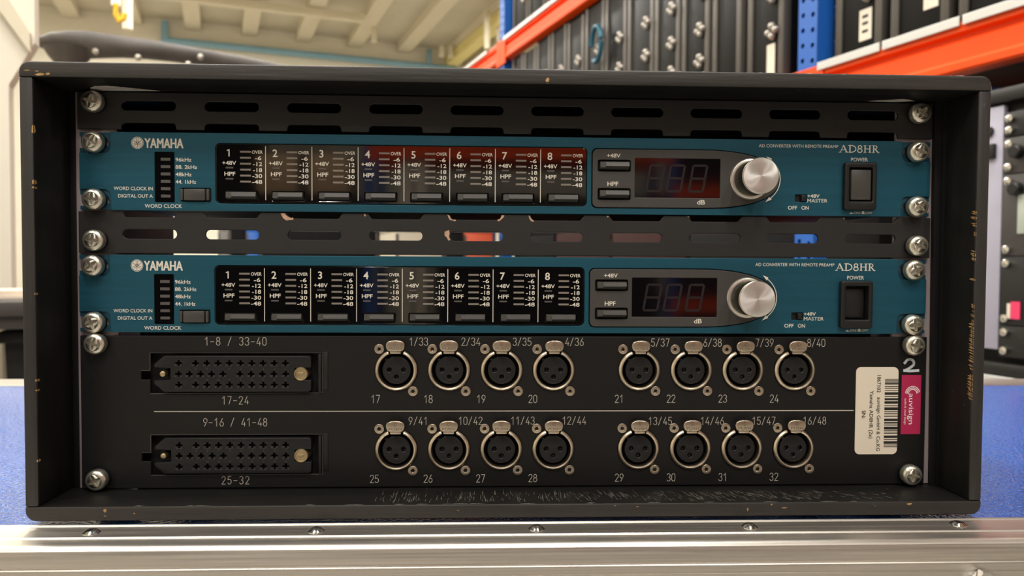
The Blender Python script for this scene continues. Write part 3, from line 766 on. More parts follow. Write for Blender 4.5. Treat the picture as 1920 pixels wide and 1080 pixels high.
mb = MB().lathe([(5.85, 0), (5.85, -2.7), (5.65, -3.35), (5.25, -3.85), (4.6, -4.25), (4.05, -4.45), (3.8, -4.5)], 0, 0, 36)
mb.shape([circle(0, 0, 3.8, 36), cross(3.55, .85)], -4.5, -2.6)
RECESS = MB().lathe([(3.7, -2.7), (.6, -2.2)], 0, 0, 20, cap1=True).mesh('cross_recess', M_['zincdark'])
SCREW = mb.mesh('rack_screw', M_['zinc'])
WASH = MB().lathe([(3.0, 2.2), (5.75, 2.2), (5.88, 1.9), (5.88, .5), (5.6, .1), (3, .05)], 0, 0, 36).mesh('washer', M_['washer'])


def rack_screw(parent, x, z, y, rot):
    s = obj('rack_screw', SCREW, None, parent, loc=(x, y - 2.2, z)); s.rotation_euler = (0, rot, 0)
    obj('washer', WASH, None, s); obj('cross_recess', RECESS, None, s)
    return s


# ------------------------------------------------------------------ vented blank panels
PX = [-202.6 + 45.42 * k for k in range(10)]


def vent(name, label, zb, height, slot_lo, notch, sides, rots):
    t = thing(name, label, 'vent panel', mmloc(0, 0, zb), 0, 'slotted vent panels')
    w = 241.3; hw = 14.85
    out = []
    if notch == 'bottom':
        out += [(-w, 0)]
        for x in PX:
            out += [(x - hw - .6, 0), (x - hw, .5)] + [(x - hw, 1.6)] + [(a, b) for a, b in arc(x - hw + 2, 1.6, 2, 2, 180, 90, 4)] + arc(x + hw - 2, 1.6, 2, 2, 90, 0, 4) + [(x + hw, .5), (x + hw + .6, 0)]
        out += [(w, 0), (w, height), (-w, height)]
    else:
        out += [(-w, 0), (w, 0), (w, height)]
        for x in PX[::-1]:
            out += [(x + hw + 1.2, height), (x + hw - .2, height - 1.3)] + arc(x + hw - 2.2, height - 1.5, 1.6, 1.6, -20, -90, 4) + arc(x - hw + 2.2, height - 1.5, 1.6, 1.6, -90, -160, 4) + [(x - hw + .2, height - 1.3), (x - hw - 1.2, height)]
        out += [(-w, height)]
    holes = [rrect(x - hw, x + hw, slot_lo, slot_lo + 5.2, 2.5, 6) for x in PX]
    p = obj('panel', MB().shape([out] + holes, 0, 1.9, .35), M_['vent'], t, smooth=12)
    for i, (x, z) in enumerate(sides): rack_screw(t, x, z, 0, rots[i])
    return t, p


vt, _ = vent('vent_panel', 'slotted charcoal vent strip at the very top, above both teal units', 197.8, 20.4, 10.5, 'bottom', [(-231, 14.2), (231.6, 13.9)], (.25, .7))
vt2, vp = vent('vent_panel', 'slotted charcoal vent strip with chipped paint, between the two teal units', 129.3, 23.1, 8.1, 'top', [(-231, 7.0), (231.6, 7.0)], (.15, .4))
mb = MB()
for ch in ([(-130.5, 22.9), (-128.3, 23.0), (-127.2, 21.4), (-124.6, 20.2), (-123.6, 20.6), (-123.4, 19.3), (-127.5, 18.9), (-129.2, 20.2)],
           [(-39, 13.2), (-36.5, 14.2), (-36.2, 12.4), (-36.5, 10.4), (-35.7, 8.6), (-36.9, 8.2), (-37.8, 10), (-39, 11)],
           [(-37.6, 22.9), (-36.3, 22.5), (-35.4, 20.4), (-34.4, 20.3), (-34.6, 19.5), (-36.2, 19.9)], [(-34.2, 20), (-32.8, 20.1), (-32.6, 19.3), (-34, 19.2)],
           [(-6.8, 22.8), (-5.3, 22.8), (-5.7, 21.6), (-7.4, 20), (-8.6, 19.2), (-9.4, 20), (-7.6, 20.8)], [(8.4, 22.6), (9.1, 22.8), (9.8, 20.9), (11.3, 19.9), (11.6, 19.1), (10, 19.4), (8.9, 20.8)],
           [(-84.4, 22.8), (-83.6, 22.9), (-83, 21.7), (-83.7, 21.4)], [(52.9, 22.8), (54, 22.9), (54.2, 22.2), (53.2, 22)], [(99, 22.9), (100.2, 22.9), (100.6, 22.2)], [(189.8, 22.8), (190.8, 22.8), (190.2, 22)]):
    mb.flat([ch], -.05)
obj('paint_chips', mb, M_['chip'], vp, smooth=0, label='bare copper-coloured chips in the paint')

# ------------------------------------------------------------------ teal converter (built once, copied)
YP = -1.25          # front of the raised face plate
T = -.06            # lettering sits this far in front


def build_converter():
    t = thing('audio_converter', 'teal rack converter with its power rocker standing out, upper of the two', 'audio converter', mmloc(0, 0, 153.0), 0, 'teal rack converters')
    H_ = 43.2
    tongue = lambda s: [(s * 223, 0)]
    out = [(-223, 0), (223, 0), (223, 8.5)] + arc(226.5, 8.5, 3.5, 3.0, 180, 90, 5) + [(239.9, 11.5), (239.9, 31.6)] + [(226.5, 31.6)] + arc(226.5, 35.2, 3.5, 3.6, 270, 180, 5) + [(223, H_), (-223, H_), (-223, 35.2)] + arc(-226.5, 35.2, 3.5, 3.6, 0, -90, 5) + [(-239.9, 31.6), (-239.9, 11.5), (-226.5, 11.5)] + arc(-226.5, 8.5, 3.5, 3.0, 90, 0, 5)
    sup = []
    for i in range(0, 25):
        a = PI / 2 - PI * i / 24; c, s = math.cos(a), math.sin(a)
        sup.append((105 + 46.3 * abs(c) ** (2 / 2.35), 20.3 + 16.4 * math.copysign(abs(s) ** (2 / 2.35), s)))
    ctrl = [(47.2, 36.7)] + sup + [(47.2, 3.9)] + arc(47.2, 6.7, 2.8, 2.8, 270, 180, 5)[1:] + arc(47.2, 33.9, 2.8, 2.8, 180, 90, 5)[:-1]
    grow = lambda pts, k, cx, cz: [(cx + (x - cx) * (1 + k / abs(100)), cz + (z - cz) * (1 + k * 3 / 100)) for x, z in pts]
    win = rrect(-165.5, 40.9, 4.7, 37.2, 2.4)
    holes = [rrect(-165.9, 41.3, 4.3, 37.6, 2.7), [(97 + (x - 97) * 1.009, 20.3 + (z - 20.3) * 1.026) for x, z in ctrl], rrect(-199, -188.3, 4.6, 32.4, .5), rrect(-185, -168.5, 5.2, 12.6, .6), rrect(161.1, 167.8, 8.0, 12.2, .3), rrect(190.4, 205.4, 7.6, 28.4, .5)]
    obj('face_plate', MB().shape([out] + holes, YP, 1.95, .3), M_['teal'], t, smooth=12)
    # recessed ears behind the plate, with open slots around the screws
    for s in (-1, 1):
        o_ = [(s * 221, .3), (s * 240.1, .3), (s * 240.1, 2.4)] + [(s * x, z) for x, z in [(231, 2.4)] + arc(227.4, 5.6, 3.2, 3.2, 270, 90, 6)[0:] + [(231, 8.8)]] + [(s * 240.1, 8.8), (s * 240.1, 34.2), (s * 231, 34.2)] + [(s * x, z) for x, z in arc(227.4, 37.4, 3.2, 3.2, 270, 90, 6)] + [(s * 231, 40.6), (s * 240.1, 40.6), (s * 240.1, 43), (s * 221, 43)]
        # outline order kept simple: the slots open outwards
        obj('mounting_ear', MB().shape([o_], 0.0, 1.9), M_['teal_ear'], t, smooth=0)
    obj('chassis', MB().box(-216, 216, 3.3, 300, .8, 42.4), M_['dark'], t, smooth=0)
    # ---- meter window
    bx = [-151.4 + 25.6 * k for k in range(8)]
    wn = obj('meter_window', MB().shape([win] + [rrect(x - 9.1, x + 9.1, 5.9, 11.2, .4) for x in bx], YP - .15, 1.2, .2), M_['gloss'], t, smooth=0)
    y = YP - .15 + T
    for k_ in range(8):
        lt = MB(); dx = 25.6 * k_ - (.06 * k_)
        if k_: lt.text(str(k_ + 1), -158.6 + dx, 32.3, 4.0, y, bold=.012)
        else: lt.ribbon([(-159.5, 33.5), (-158.5, 33.9), (-158.25, 34.2)], .5, y, caps=False).ribbon([(-158.3, 30.3), (-158.3, 34.3)], .6, y, caps=False)
        lt.text('+48V', -158.2 + dx, 26.7, 2.1, y, width=7.6, bold=.012)
        lt.text('HPF', -157.9 + dx, 20.7, 2.2, y, width=6.0, bold=.012)
        lt.text('OVER', -142.8 + dx, 32.8, 1.75, y, width=5.9, bold=.01)
        for q, s in enumerate(('-6', '-12', '-18', '-30', '-48')):
            lt.text(s, -140.2 + dx - (.35 if s == '-6' else 0), 29.5 - 3.3 * q, 2.1, y, al='R', width=[3.6, 5.0, 5.0, 5.4, 5.6][q], bold=.012)
        obj('lettering', lt, M_['print'], wn, smooth=0)
        if k_ < 7: obj('dividing_line', MB().ribbon([(-138.3 + dx, 6.3), (-138.3 + dx, 36.1)], .38, y, caps=False), M_['print'], wn, smooth=0)
    LV = MB().box(-2.95, 2.95, -.05, .05, -.5, .5).mesh('level_led', M_['led'], smooth=0); IL = MB().box(-2.1, 2.1, -.05, .05, -.42, .42).mesh('indicator_led', M_['led2'], smooth=0)
    for k_ in range(8):
        dx = 25.54 * k_
        for q in range(6): obj('level_led', LV, None, wn, loc=(-149.3 + dx, YP - .17, 32.95 - 3.3 * q))
        for z in (24.05, 17.95): obj('indicator_led', IL, None, wn, loc=(-158.1 + dx, YP - .17, z))
    bb = MB().prism([(1.0, -2.05), (-1.3, -2.05), (-3.5, -.55), (-2.9, 1.7), (-2.4, 2.05), (1.0, 2.05)], -5.1, 8.2, 'x').prism([(1.0, -2.05), (-1.6, -2.05), (-3.1, -1.3), (-2.7, 1.7), (-2.2, 2.05), (1.0, 2.05)], -8.2, -5.15, 'x')
    BM = bb.mesh('channel_button', M_['button'])
    for x in bx: obj('channel_button', BM, None, t, loc=(x, YP + .6, 8.65))
    wl = MB()
    for x in bx: wl.box(x - 9.0, x + 9.0, .9, 1.3, 5.95, 11.15)
    obj('button_backing', wl, M_['dark'], t, smooth=0)
    # ---- control panel
    disp = rrect(68.4, 117.3, 9.6, 31.8, .4)
    cp = obj('control_panel', MB().shape([ctrl, disp, rrect(47.4, 66, 24.1, 30.6, .8), rrect(47.4, 66, 8.1, 14.6, .8)], YP - .9, 2.4, .35), M_['grey'], t, smooth=12)
    obj('panel_backing', MB().box(47, 67, 2.0, 2.6, 7.6, 31), M_['dark'], cp, smooth=0)
    ds = obj('display_window', MB().flat([disp], YP - .5), M_['glossred'], cp, smooth=0)
    for q, xc in enumerate((80.2, 91.8, 104.6)):
        g = MB(); sl = .17; w_, h_ = 4.0, 7.3

        def P(a, b): return (xc + a * w_ + sl * b * h_, 20.6 + b * h_)
        for a, b in (((-1, 1), (1, 1)), ((-1, 0), (1, 0)), ((-1, -1), (1, -1)), ((-1, 1), (-1, 0)), ((1, 1), (1, 0)), ((-1, 0), (-1, -1)), ((1, 0), (1, -1))):
            p, r_ = Vector(P(*a)), Vector(P(*b)); d_ = (r_ - p) * .08; g.ribbon([p + d_, r_ - d_], 1.3, YP - .54)
        obj('display_digit', g, M_['seg'], ds, smooth=0)
    y = YP - .9 + T
    for a in (('+48V', 56.2, 33.0, 2.15, 7.8), ('HPF', 55.9, 17.1, 2.35, 6.2), ('dB', 106.4, 7.2, 2.5, 4.5)):
        obj('lettering', MB().text(a[0], a[1], a[2], a[3], y, width=a[4], bold=.015), M_['print'], cp, smooth=0)
    for z in (27.4, 11.4):
        obj('control_button', BM, None, t, loc=(56.6, YP - .3, z))
    # ---- gain knob
    kx, kz = 134.6, 20.6
    kb = obj('gain_knob', MB().lathe([(11.75, 1.4), (11.75, -.4), (11.3, -1.0), (10.3, -1.3), (9.5, -1.3)], 0, 0, 56), M_['knobring'], t, loc=(kx, -2.2, kz))
    gear = [((9.75 if i % 2 else 9.4) * math.cos(2 * PI * i / 180), (9.75 if i % 2 else 9.4) * math.sin(2 * PI * i / 180)) for i in range(180)]
    obj('knurled_grip', MB().shape([gear], -14.6, -1.2), M_['knurl'], kb, smooth=0, label='dark knurled grip')
    obj('knob_rim', MB().lathe([(9.4, -14.6), (9.95, -14.8), (9.95, -15.6), (9.6, -15.8), (9.6, -16.1), (9.95, -16.3), (9.95, -17.2), (9.6, -17.55)], 0, 0, 56), M_['knobring'], kb)
    obj('knob_cap', MB().lathe([(9.6, -17.55), (9.2, -17.62), (6, -17.63), (3, -17.635), (.3, -17.64)], 0, 0, 64, cap1=True), M_['knob'], kb)
    ar = MB(); pts = arc(kx + 1.2, kz, 16.0, 14.4, 50, -50, 24); ar.ribbon(pts, .45, YP - .92 + T * .5, caps=False)
    for (a, sg) in ((50, 1), (-50, -1)):
        c_ = Vector(arc(kx + 1.2, kz, 16.0, 14.4, a, a, 1)[0]); tn = Vector((-math.sin(math.radians(a)) * 16, math.cos(math.radians(a)) * 14.4)).normalized() * sg; nr = Vector((-tn.y, tn.x))
        p = [c_ + tn * 3.2, c_ - tn * .6 + nr * 1.0, c_ - tn * .2 - nr * 1.0]; ar.add([(v.x, YP - .96, v.y) for v in p], [(0, 1, 2)])
    obj('turn_arrow', ar, M_['print'], t, smooth=0)
    # ---- word clock block
    lb_ = obj('clock_led_window', MB().shape([rrect(-198.8, -188.5, 4.8, 32.2, .4)], YP + .15, 1.0), M_['gloss'], t, smooth=0)
    CL = MB().box(-2.6, 2.6, -.1, .1, -.78, .78, .04).mesh('clock_led', M_['led2'], smooth=0)
    for q in range(6): obj('clock_led', CL, None, lb_, loc=(-193.1, YP + .1, 28.35 - 4.06 * q))
    wc = MB().box(-182.6, -171.0, YP - 2.0, 2, 5.7, 12.1, .5).box(-184.6, -183.2, YP - 1.6, 2, 5.7, 12.1, .4).box(-170.4, -168.9, YP - 1.6, 2, 5.7, 12.1, .4)
    obj('clock_button', wc, M_['button'], t)
    obj('button_well', MB().box(-184.9, -168.6, 1.9, 2.4, 5.3, 12.5).box(161.0, 168, 1.9, 2.4, 7.8, 12.4), M_['dark'], t, smooth=0)
    y = YP + T
    for (w, x, z, cap, al, wd, bo) in (('96kHz', -187.6, 28.2, 2.0, 'L', 8.7, .012), ('88. 2kHz', -187.6, 24.15, 2.0, 'L', 11.8, .012), ('48kHz', -187.6, 20.1, 2.0, 'L', 8.7, .012), ('44. 1kHz', -187.6, 16.0, 2.0, 'L', 11.2, .012),
            ('WORD CLOCK IN', -200.1, 12.1, 1.85, 'R', 21.2, .008), ('DIGITAL OUT A', -200.1, 8.0, 1.85, 'R', 18.8, .008), ('WORD CLOCK', -194.4, 2.55, 2.0, 'C', 20.4, .008),
            ('AD CONVERTER WITH REMOTE PREAMP', 162.5, 39.7, 1.7, 'C', 46, 0), ('POWER', 198.1, 32.4, 2.05, 'C', 9.9, .008), ('+48V', 168.2, 11.4, 1.95, 'L', 7.0, .008), ('MASTER', 168.2, 8.7, 1.95, 'L', 11.6, 0),
            ('OFF', 159.6, 4.6, 2.05, 'C', 5.4, .01), ('ON', 166.9, 4.6, 2.05, 'C', 4.2, .008), ('ON/', 197.3, 2.0, 1.25, 'C', 3.9, .008), ('OFF', 204.2, 2.0, 1.25, 'C', 3.9, .008)):
        obj('lettering', MB().text(w, x, z, cap, y, al=al, width=wd, bold=bo), M_['print'], t, smooth=0)
    for pts_ in ([(192.8, 1.4), (195.0, 1.4), (195.0, 1.75), (194.4, 1.75), (194.4, 2.2), (193.4, 2.2), (193.4, 1.75), (192.8, 1.75)], [(199.6, 1.4), (202.0, 1.4), (202.0, 1.75), (201.5, 1.75), (201.5, 2.9), (200.1, 2.9), (200.1, 1.75), (199.6, 1.75)]):
        obj('button_symbol', MB().flat([pts_], y), M_['print'], t, smooth=0)
    # maker's mark: ring, disc with three crossed tuning forks, wide capitals
    lg = MB(); cx, cz = -208.2, 37.2
    lg.flat([circle(cx, cz, 3.35, 32), circle(cx, cz, 3.12, 32)], y).flat([circle(cx, cz, 2.85, 32)], y)
    for q, (a, b) in enumerate(((-.2, 0), (.2, 0), (0, .1), (0, -.1))): lg.text('YAMAHA', -193.8 + a, 37.1 + b, 5.2, y - .004 * q, width=20.9)
    lo = obj('maker_logo', lg, M_['print'], t, smooth=0)
    fk = MB()
    for a in (90, 210, 330):
        c_, s_ = math.cos(math.radians(a)), math.sin(math.radians(a))

        def Q(l, w_): return (cx + l * c_ - w_ * s_, cz + l * s_ + w_ * c_)
        fk.ribbon([Q(2.3, .42), Q(-.2, .42), Q(-.6, 0), Q(-.2, -.42), Q(2.3, -.42)], .26, y - .03); fk.ribbon([Q(-.5, 0), Q(-2.3, 0)], .26, y - .03)
    obj('fork_mark', fk, M_['ink'], lo, smooth=0)
    # serif model lettering
    sf = MB(); zc = 36.4; hC = 4.2

    def st(x0, z0_, x1, z1_, w_): sf.ribbon([(x0, zc + z0_ * hC), (x1, zc + z1_ * hC)], w_, y, caps=False)

    def serif(x, z, w_=1.8): st(x - w_ / 2, z, x + w_ / 2, z, .3)
    st(186.8, .03, 188.7, 1, .32); st(188.5, 1, 190.6, .03, .72); st(187.4, .36, 189.9, .36, .3); serif(186.7, .035, 1.5); serif(190.6, .035, 1.7)
    st(192.4, 0, 192.4, 1, .72); serif(192.0, .035, 1.5); serif(192.0, .965, 1.5); sf.ribbon([(192.2, zc + .965 * hC)] + [(192.9 + 2.95 * math.cos(a_), zc + hC * (.5 + .465 * math.sin(a_))) for a_ in [PI / 2 - PI * i / 14 for i in range(15)]] + [(192.2, zc + .035 * hC)], .5, y)
    sf.ribbon(arc(198.2, zc + .75 * hC, 1.05, .21 * hC, 0, 360, 18)[:-1], .5, y, closed=True); sf.ribbon(arc(198.2, zc + .27 * hC, 1.3, .25 * hC, 0, 360, 18)[:-1], .5, y, closed=True)
    for x in (201.2, 204.0): st(x, 0, x, 1, .68); serif(x, .035, 1.6); serif(x, .965, 1.6)
    st(201, .52, 204.2, .52, .32)
    st(206.2, 0, 206.2, 1, .68); serif(206.1, .035, 1.6); serif(205.9, .965, 1.5); sf.ribbon([(206, zc + .965 * hC)] + [(206.9 + 1.25 * math.cos(a_), zc + hC * (.74 + .225 * math.sin(a_))) for a_ in [PI / 2 - PI * i / 12 for i in range(13)]] + [(206.1, zc + .515 * hC)], .42, y)
    st(207.0, .52, 208.8, .05, .62); serif(209.1, .03, 1.1)
    obj('lettering', sf, M_['print'], t, smooth=0)
    # ---- phantom slide switch and power rocker
    ss = MB().box(161.2, 167.7, .4, 1.8, 8.1, 12.1).box(164.5, 167.2, -2.0, .4, 8.3, 11.9, .3)
    obj('slide_switch', ss, M_['plastic'], t)
    bz = MB().shape([rrect(188.5, 207.0, 3.4, 30.6, 1.5), rrect(191.2, 204.6, 8.4, 27.6, .5)], -4.6, 1, .8)
    pw = obj('power_switch', bz, M_['plastic'], t)
    obj('switch_well', MB().box(190.0, 205.8, 2.0, 2.6, 7.4, 28.6), M_['dark'], pw, smooth=0)
    for (x, z, r_) in ((-231, 37.1, .55), (231, 37.0, .3), (-231, 5.7, .1), (231, 5.6, .75)): rack_screw(t, x, z, 0, r_)
    return t


ad1 = build_converter()
ad2 = dup(ad1, None, mmloc(-.9, 0, 85.3))
ad2['label'] = 'teal rack converter with its power rocker pushed in, just above the black socket panel'
for (t, yy, dz) in ((ad1, -4.2, 0), (ad2, -.4, 0)):
    pw = [c for c in kids(t) if c.name.startswith('power_switch')][0]
    obj('power_rocker', MB().box(192.2, 203.7, yy, 1.9, 9.2, 26.3, .5), M_['button'] if yy < -2 else M_['plastic'], pw)
rr = random.Random(5)
for c in kids(ad2):
    if c.name.startswith('rack_screw'): c.rotation_euler = (0, rr.uniform(0, 1.5), 0)

# ------------------------------------------------------------------ socket panel
pp = thing('socket_panel', 'black connector panel at the bottom of the rack with two rows of round sockets', 'connector panel', mmloc(0, 0, -2.8), 0)
ZP = 2.8


def pobj(name, mb, m, par=pp, smooth=35, label=None):
    mb.v = [(x, y, z + ZP) for x, y, z in mb.v]; return obj(name, mb, m, par, smooth=smooth, label=label)


pobj('rear_box', MB().box(-214, 214, 13, 120, -2.2, 84.6), M_['dark'], smooth=0)
XS = [-66.1, -36.2, -6.4, 23.3, 72.5, 102.6, 132.6, 163.0]
ROWS = ((64.1, 0), (18.65, 1))
holes = [circle(x, z, 12.0, 40) for z, _ in ROWS for x in XS]
cuts = []
for (z0_, z1_) in ((50.5, 73.9), (4.9, 27.2)):
    zm = (z0_ + z1_) / 2
    cuts.append([(-202.9, z0_), (-107.8, z0_), (-107.8, z1_), (-202.9, z1_), (-202.9, zm + 1.5), (-208, zm + 1.5), (-208, zm - 3.5), (-202.9, zm - 3.5)])
pobj('panel', MB().shape([[(-241.2, -2.7), (240.9, -2.7), (240.9, 83.4), (-241.2, 83.4)]] + holes + cuts, 0, 2.0, .45), M_['panel'], smooth=12)
bk = MB()
for (z0_, z1_) in ((50.5, 73.9), (4.9, 27.2)): bk.box(-210, -105, 8.2, 9, z0_ - 2, z1_ + 2)
pobj('cutout_backing', bk, M_['dark'], smooth=0)
y = -.05


def eng(txt, x, z, cap, adv):
    en = MB(); engrave(en, txt, x, z, cap, adv, y); pobj('engraved_lettering', en, M_['engrave'], smooth=0)


for q, x in enumerate((-53.5, -24.0, 5.2, 35.1)): eng('%d/%d' % (1 + q, 33 + q), x, 80.3, 4.35, 2.8)
for q, x in enumerate((84.5, 114.8, 145.1, 175.4)): eng('%d/%d' % (5 + q, 37 + q), x, 79.95, 4.35, 2.8)
for q, x in enumerate((-53.7, -24.0, 5.8, 35.3)): eng('%d/%d' % (9 + q, 41 + q), x, 35.1, 4.35, 2.85)
for q, x in enumerate((85.0, 115.3, 145.4, 175.3)): eng('%d/%d' % (13 + q, 45 + q), x, 34.7, 4.35, 2.85)
for q, x in enumerate((-77.8, -48, -18, 11.5, 61.1, 91.1, 121.2, 151.3)): eng('%d' % (17 + q), x, 47.6, 4.35, 2.75)
for q, x in enumerate((-78.4, -48, -18.1, 11.8, 61.6, 91.7, 121.9, 151.9)): eng('%d' % (25 + q), x, 2.0, 4.35, 2.75)
eng('1-8 / 33-40', -155.8, 80.3, 4.5, 3.2); eng('17-24', -156.2, 47.0, 4.4, 3.15)
eng('9-16 / 41-48', -156.2, 34.6, 4.5, 3.02); eng('25-32', -156.3, 1.7, 4.4, 3.3)
pobj('engraved_line', MB().ribbon([(-201.1, 40.75), (198.2, 40.6)], .5, y, caps=False), M_['engrave'], smooth=0)
# ---- round socket
g0, g1 = math.radians(90 + 23), math.radians(90 - 23 + 360)
RING = MB().lathe([(9.75, 4), (9.75, -.9), (10.1, -1.5), (10.8, -1.75), (11.4, -1.5), (11.9, -.8), (11.9, .5), (9.75, 4)], 0, 0, 56, a0=g0, a1=g1).mesh('socket', M_['nickel'])
WELL = MB().lathe([(11.9, 1.9), (9.8, 2.0), (9.8, 12), (.5, 12)], 0, 0, 36, cap1=True).mesh('barrel', M_['dark'])
pins = [(-4.05, .2), (4.05, .2), (0, -3.75)]
ib = MB().shape([circle(0, 0, 8.0, 40)] + [circle(a, b, 1.3, 16) for a, b in pins], -.6, 9, .5).box(-6.6, -4.9, -.2, 9, 5.2, 6.5, .4)
for a, b in pins: ib.lathe([(1.28, 2.5), (.4, 3)], a, b, 12, cap1=True)
INS = ib.mesh('insert', M_['socket'])
tabp = [(-3.4, -3.1), (3.4, -3.1), (4.6, -2.3), (5.15, -.8), (5.2, .6), (4.7, 1.9), (3.2, 2.75), (1.2, 3.1), (-1.2, 3.1), (-3.2, 2.75), (-4.7, 1.9), (-5.2, .6), (-5.15, -.8), (-4.6, -2.3)]
LAT = MB().shape([tabp], -5.2, -3.6, .45).box(-3.0, 3.0, -4.2, 3, -4.6, -2.4, .3).mesh('push_latch', M_['nickel'])
em = MB().text('PUSH', 0, -1.55, 1.35, -5.25, width=7.2, bold=.015); em.ribbon(arc(0, 1.2, 1.0, 1.0, 0, 360, 16)[:-1], .22, -5.25, closed=True); em.ribbon(arc(.0, 1.2, .5, .55, 60, 300, 8), .25, -5.25)
EMB = em.mesh('embossing', M_['nickelmark'], smooth=0)
star = [((1.35 if i % 2 == 0 else .85) * math.cos(PI * i / 6), (1.35 if i % 2 == 0 else .85) * math.sin(PI * i / 6)) for i in range(12)]
SCR = MB().shape([circle(0, 0, 2.75, 28), star], -.75, .3, .2).lathe([(1.6, .1), (.3, .25)], 0, 0, 14, cap1=True).mesh('socket_screw', M_['nickel'])
first = None
for z, row in ROWS:
    for q, x in enumerate(XS):
        if first is None:
            s = obj('socket', RING, None, pp, loc=(x, 0, z + ZP))
            obj('barrel', WELL, None, s); obj('insert', INS, None, s, loc=(.1, 1.0, -.1))
            l = obj('push_latch', LAT, None, s, loc=(0, 0, 14.3))
            l2 = obj('embossing', EMB, None, s, loc=(0, 0, 14.3))
            for (a, b) in ((-9.5, 12), (9.5, -12)): obj('socket_screw', SCR, None, s, loc=(a, 0, b))
            first = s; subs = kids(s)
        else:
            c = first.copy(); COL.objects.link(c); c.parent = pp; c.location = (x * .001, 0, (z + ZP) * .001)
            for k_ in subs: d = k_.copy(); COL.objects.link(d); d.parent = c
# ---- wide multipin connectors
plus = lambda x, z: [(x - 1.75, z - .55), (x - .5, z - .55), (x - .5, z - 1.6), (x + .5, z - 1.6), (x + .5, z - .55), (x + 1.75, z - .55), (x + 1.75, z + .45), (x + .5, z + .45), (x + .5, z + 1.6), (x - .5, z + 1.6), (x - .5, z + .45), (x - 1.75, z + .45)]
for ci, zc in enumerate((62.2, 16.05)):
    zl, zh = zc - 10.1, zc + 10.1
    out = [(-194.6, zh), (-115.2, zh)] + arc(-115.2, zh - 1.8, 1.8, 1.8, 90, 0, 4)[1:] + [(-113.4, zc + 3.6), (-122.6, zc + 3.2), (-122.6, zc - 3.2), (-113.4, zc - 3.6)] + arc(-115.2, zl + 1.8, 1.8, 1.8, 0, -90, 4) + [(-194.6, zl), (-199.9, zc - 5.6), (-199.9, zc - 3.6), (-191.1, zc - 3.3), (-191.1, zc + 3.3), (-199.9, zc + 3.6), (-199.9, zc + 5.6)]
    pinh = []
    for dz in (6.05, -6.05):
        pinh += [plus(-186.5, zc + dz)] + [plus(-177.2 + 6.2 * k_, zc + dz) for k_ in range(9)]
    pinh += [plus(x, zc) for x in (-186.6, -180.6, -174.5, -168.4, -162.2, -152.8, -146.6, -140.4, -134.0, -127.5)]
    mp = pobj('multipin_socket', MB().shape([out] + pinh, -2.3, 4, .4), M_['socket'])
    pobj('pin_backing', MB().box(-190, -124, 1.5, 2.2, zc - 8.8, zc + 8.8), M_['dark'], mp, smooth=0)
    # contact blades glinting inside the openings, and small moulded corners beside each
    bl = MB()
    for dz, xs_ in ((6.05, [-186.5] + [-177.2 + 6.2 * k_ for k_ in range(9)]), (-6.05, [-186.5] + [-177.2 + 6.2 * k_ for k_ in range(9)]), (0, [-186.6, -180.6, -174.5, -168.4, -162.2, -152.8, -146.6, -140.4, -134.0, -127.5])):
        for x in xs_: bl.prism([(x + .7, zc + dz - 1.7), (x + 1.9, zc + dz - 1.7), (x + 1.9, zc + dz - .7)], -2.7, -2.2, 'y').prism([(x - 1.9, zc + dz - 1.7), (x - .7, zc + dz - 1.7), (x - 1.9, zc + dz - .7)], -2.7, -2.2, 'y')
    pobj('pin_ribs', bl, M_['button'], mp, smooth=0)
    mk = MB()
    for q, ch in enumerate('123456789'): mk.text(ch, -127.5 - 6.2 * q, zc + 3.0, 1.1, -2.36); mk.text('ABCDEFGHJ'[q], -127.5 - 6.2 * q, zc - 3.2, 1.1, -2.36)
    pobj('moulded_figures', mk, M_['led2'], mp, smooth=0)
    pobj('guide_pin', MB().lathe([(1.9, 7), (1.9, -1.2), (1.5, -2.2), (.7, -2.6)], -195.4, zc, 20, cap1=True), M_['brass'], mp)
    pobj('jack_screw', MB().lathe([(3.9, 7), (3.9, -2.6), (3.6, -3.0), (3.1, -3.0), (2.9, -2.4), (1.2, -2.3)], -119.0, zc, 28, cap1=True).box(-120.6, -117.4, -3.0, -2.0, zc - .2, zc + .9, .2), M_['brass'], mp)
    br = MB().box(-109.6, -107.9, -1.3, 3, zl - .6, zh + 1.0, .4).box(-106.9, -104.4, -.5, .4, zl + 1, zh + 2.2, .3)
    pobj('bracket', br, M_['plastic'], mp)
    pobj('cutout_rim', MB().ribbon([(-203.1, zc + 11.6), (-107.7, zc + 11.7)], .22, -.06).ribbon([(-202.9, zc - 11.3), (-107.6, zc - 11.1)], .3, -.06).ribbon([(-203, zc + 11.5), (-203, zc + 1.6)], .3, -.06).ribbon([(-208, zc + 1.6), (-203.2, zc + 1.6)], .25, -.06).ribbon([(-107.5, zc + 11), (-107.5, zc - 11)], .3, -.06), M_['led2'], mp, smooth=0)
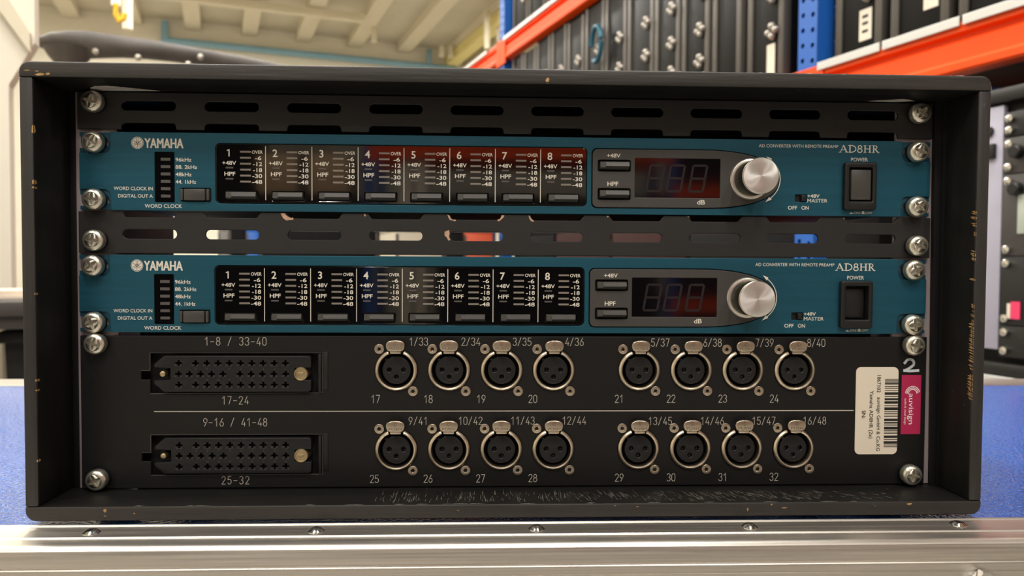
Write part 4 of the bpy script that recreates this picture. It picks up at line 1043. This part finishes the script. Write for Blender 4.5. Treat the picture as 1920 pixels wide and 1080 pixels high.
# ---- stickers
RC = -PI / 2
sk = pobj('inventory_sticker', MB().shape([rrect(199.2, 224.3, 15.0, 65.9, 2.8)], -.25, -.02), M_['label'], label='cream barcode inventory sticker')
y = -.31
for a in (('1867102', 212.8, 56.2, 2.15, 10.2, .012), ('auvisign GmbH & Co.KG', 213.0, 32.6, 2.05, 31.5, .012), ('Yamaha AD8HR (2x)', 208.6, 38.2, 2.15, 28, .012), ('SN:', 204.1, 38.3, 2.1, 4.6, .02)):
    pobj('lettering', MB().text(a[0], a[1], a[2], a[3], y, rot=RC, width=a[4], bold=a[5]), M_['ink'], sk, 0)
bc = MB(); rnd = random.Random(21); z = 59.0
seq = [.45, .35, .45, .35, .45, .35, .8, .9, .5, .6, .45, .9, .4, .8, 1.5, .7, .5, .8, 1.2, .5, 1.5, .9, .5, .7, 1.7, .6, .5, .7, .5, .9, .5, 1.2, 1.5, .5, .9, .6, .5, .8, 1.6, .5, .5, .8, .6, 1.1, 1.5, .6, .5, .7, 1.6, .4, .5, .5, .5, 1.0]
for i in range(0, len(seq) - 1, 2):
    if z - seq[i] < 18: break
    bc.add([(216.3, y, z), (224.25, y, z), (224.25, y, z - seq[i]), (216.3, y, z - seq[i])], [(0, 1, 2, 3)]); z -= seq[i] + seq[i + 1]
pobj('barcode', bc, M_['ink'], sk, 0)
bs = pobj('brand_sticker', MB().box(226.3, 237.9, -.25, -.02, 26.7, 61.3), M_['crimson'], smooth=0, label='crimson company sticker with white lettering')
for a in (('auvisign', 232.3, 41.5, 2.9, 18.0), ('audio & visual design', 228.8, 40.0, 1.15, 15.2)):
    pobj('lettering', MB().text(a[0], a[1], a[2], a[3], y, rot=RC, width=a[4]), M_['white'], bs, 0)
tx = MB()
for r_, a0_, a1_, w_ in ((2.7, 10, 178, .42), (3.6, 14, 176, .42), (4.5, 18, 172, .42)): tx.ribbon(arc(232.9, 50.2, r_ * .95, r_, a0_, a1_, 16), w_, y)
pobj('arc_logo', tx, M_['white'], bs, 0)
tw = MB().ribbon([(227.9, 68.3)] + arc(230.9, 68.2, 2.5, 2.3, 160, -30, 14) + [(231.6, 65.8), (229.8, 64.7), (228.2, 63.9)], 1.5, -.05).ribbon([(227.8, 63.9), (231, 63.6), (236, 63.9)], 1.6, -.055)
pobj('marker_number', tw, M_['marker'], smooth=0, label='hand-painted pale number two')
for (x, z, r_) in ((-231, 79.2, .3), (231, 79.0, .2), (-231, 3.4, -.5), (231, 3.8, .1)): rack_screw(pp, x, z + ZP, 0, r_)

# tidy: nothing else in the scene
for c in list(bpy.data.curves):
    if not c.users: bpy.data.curves.remove(c)
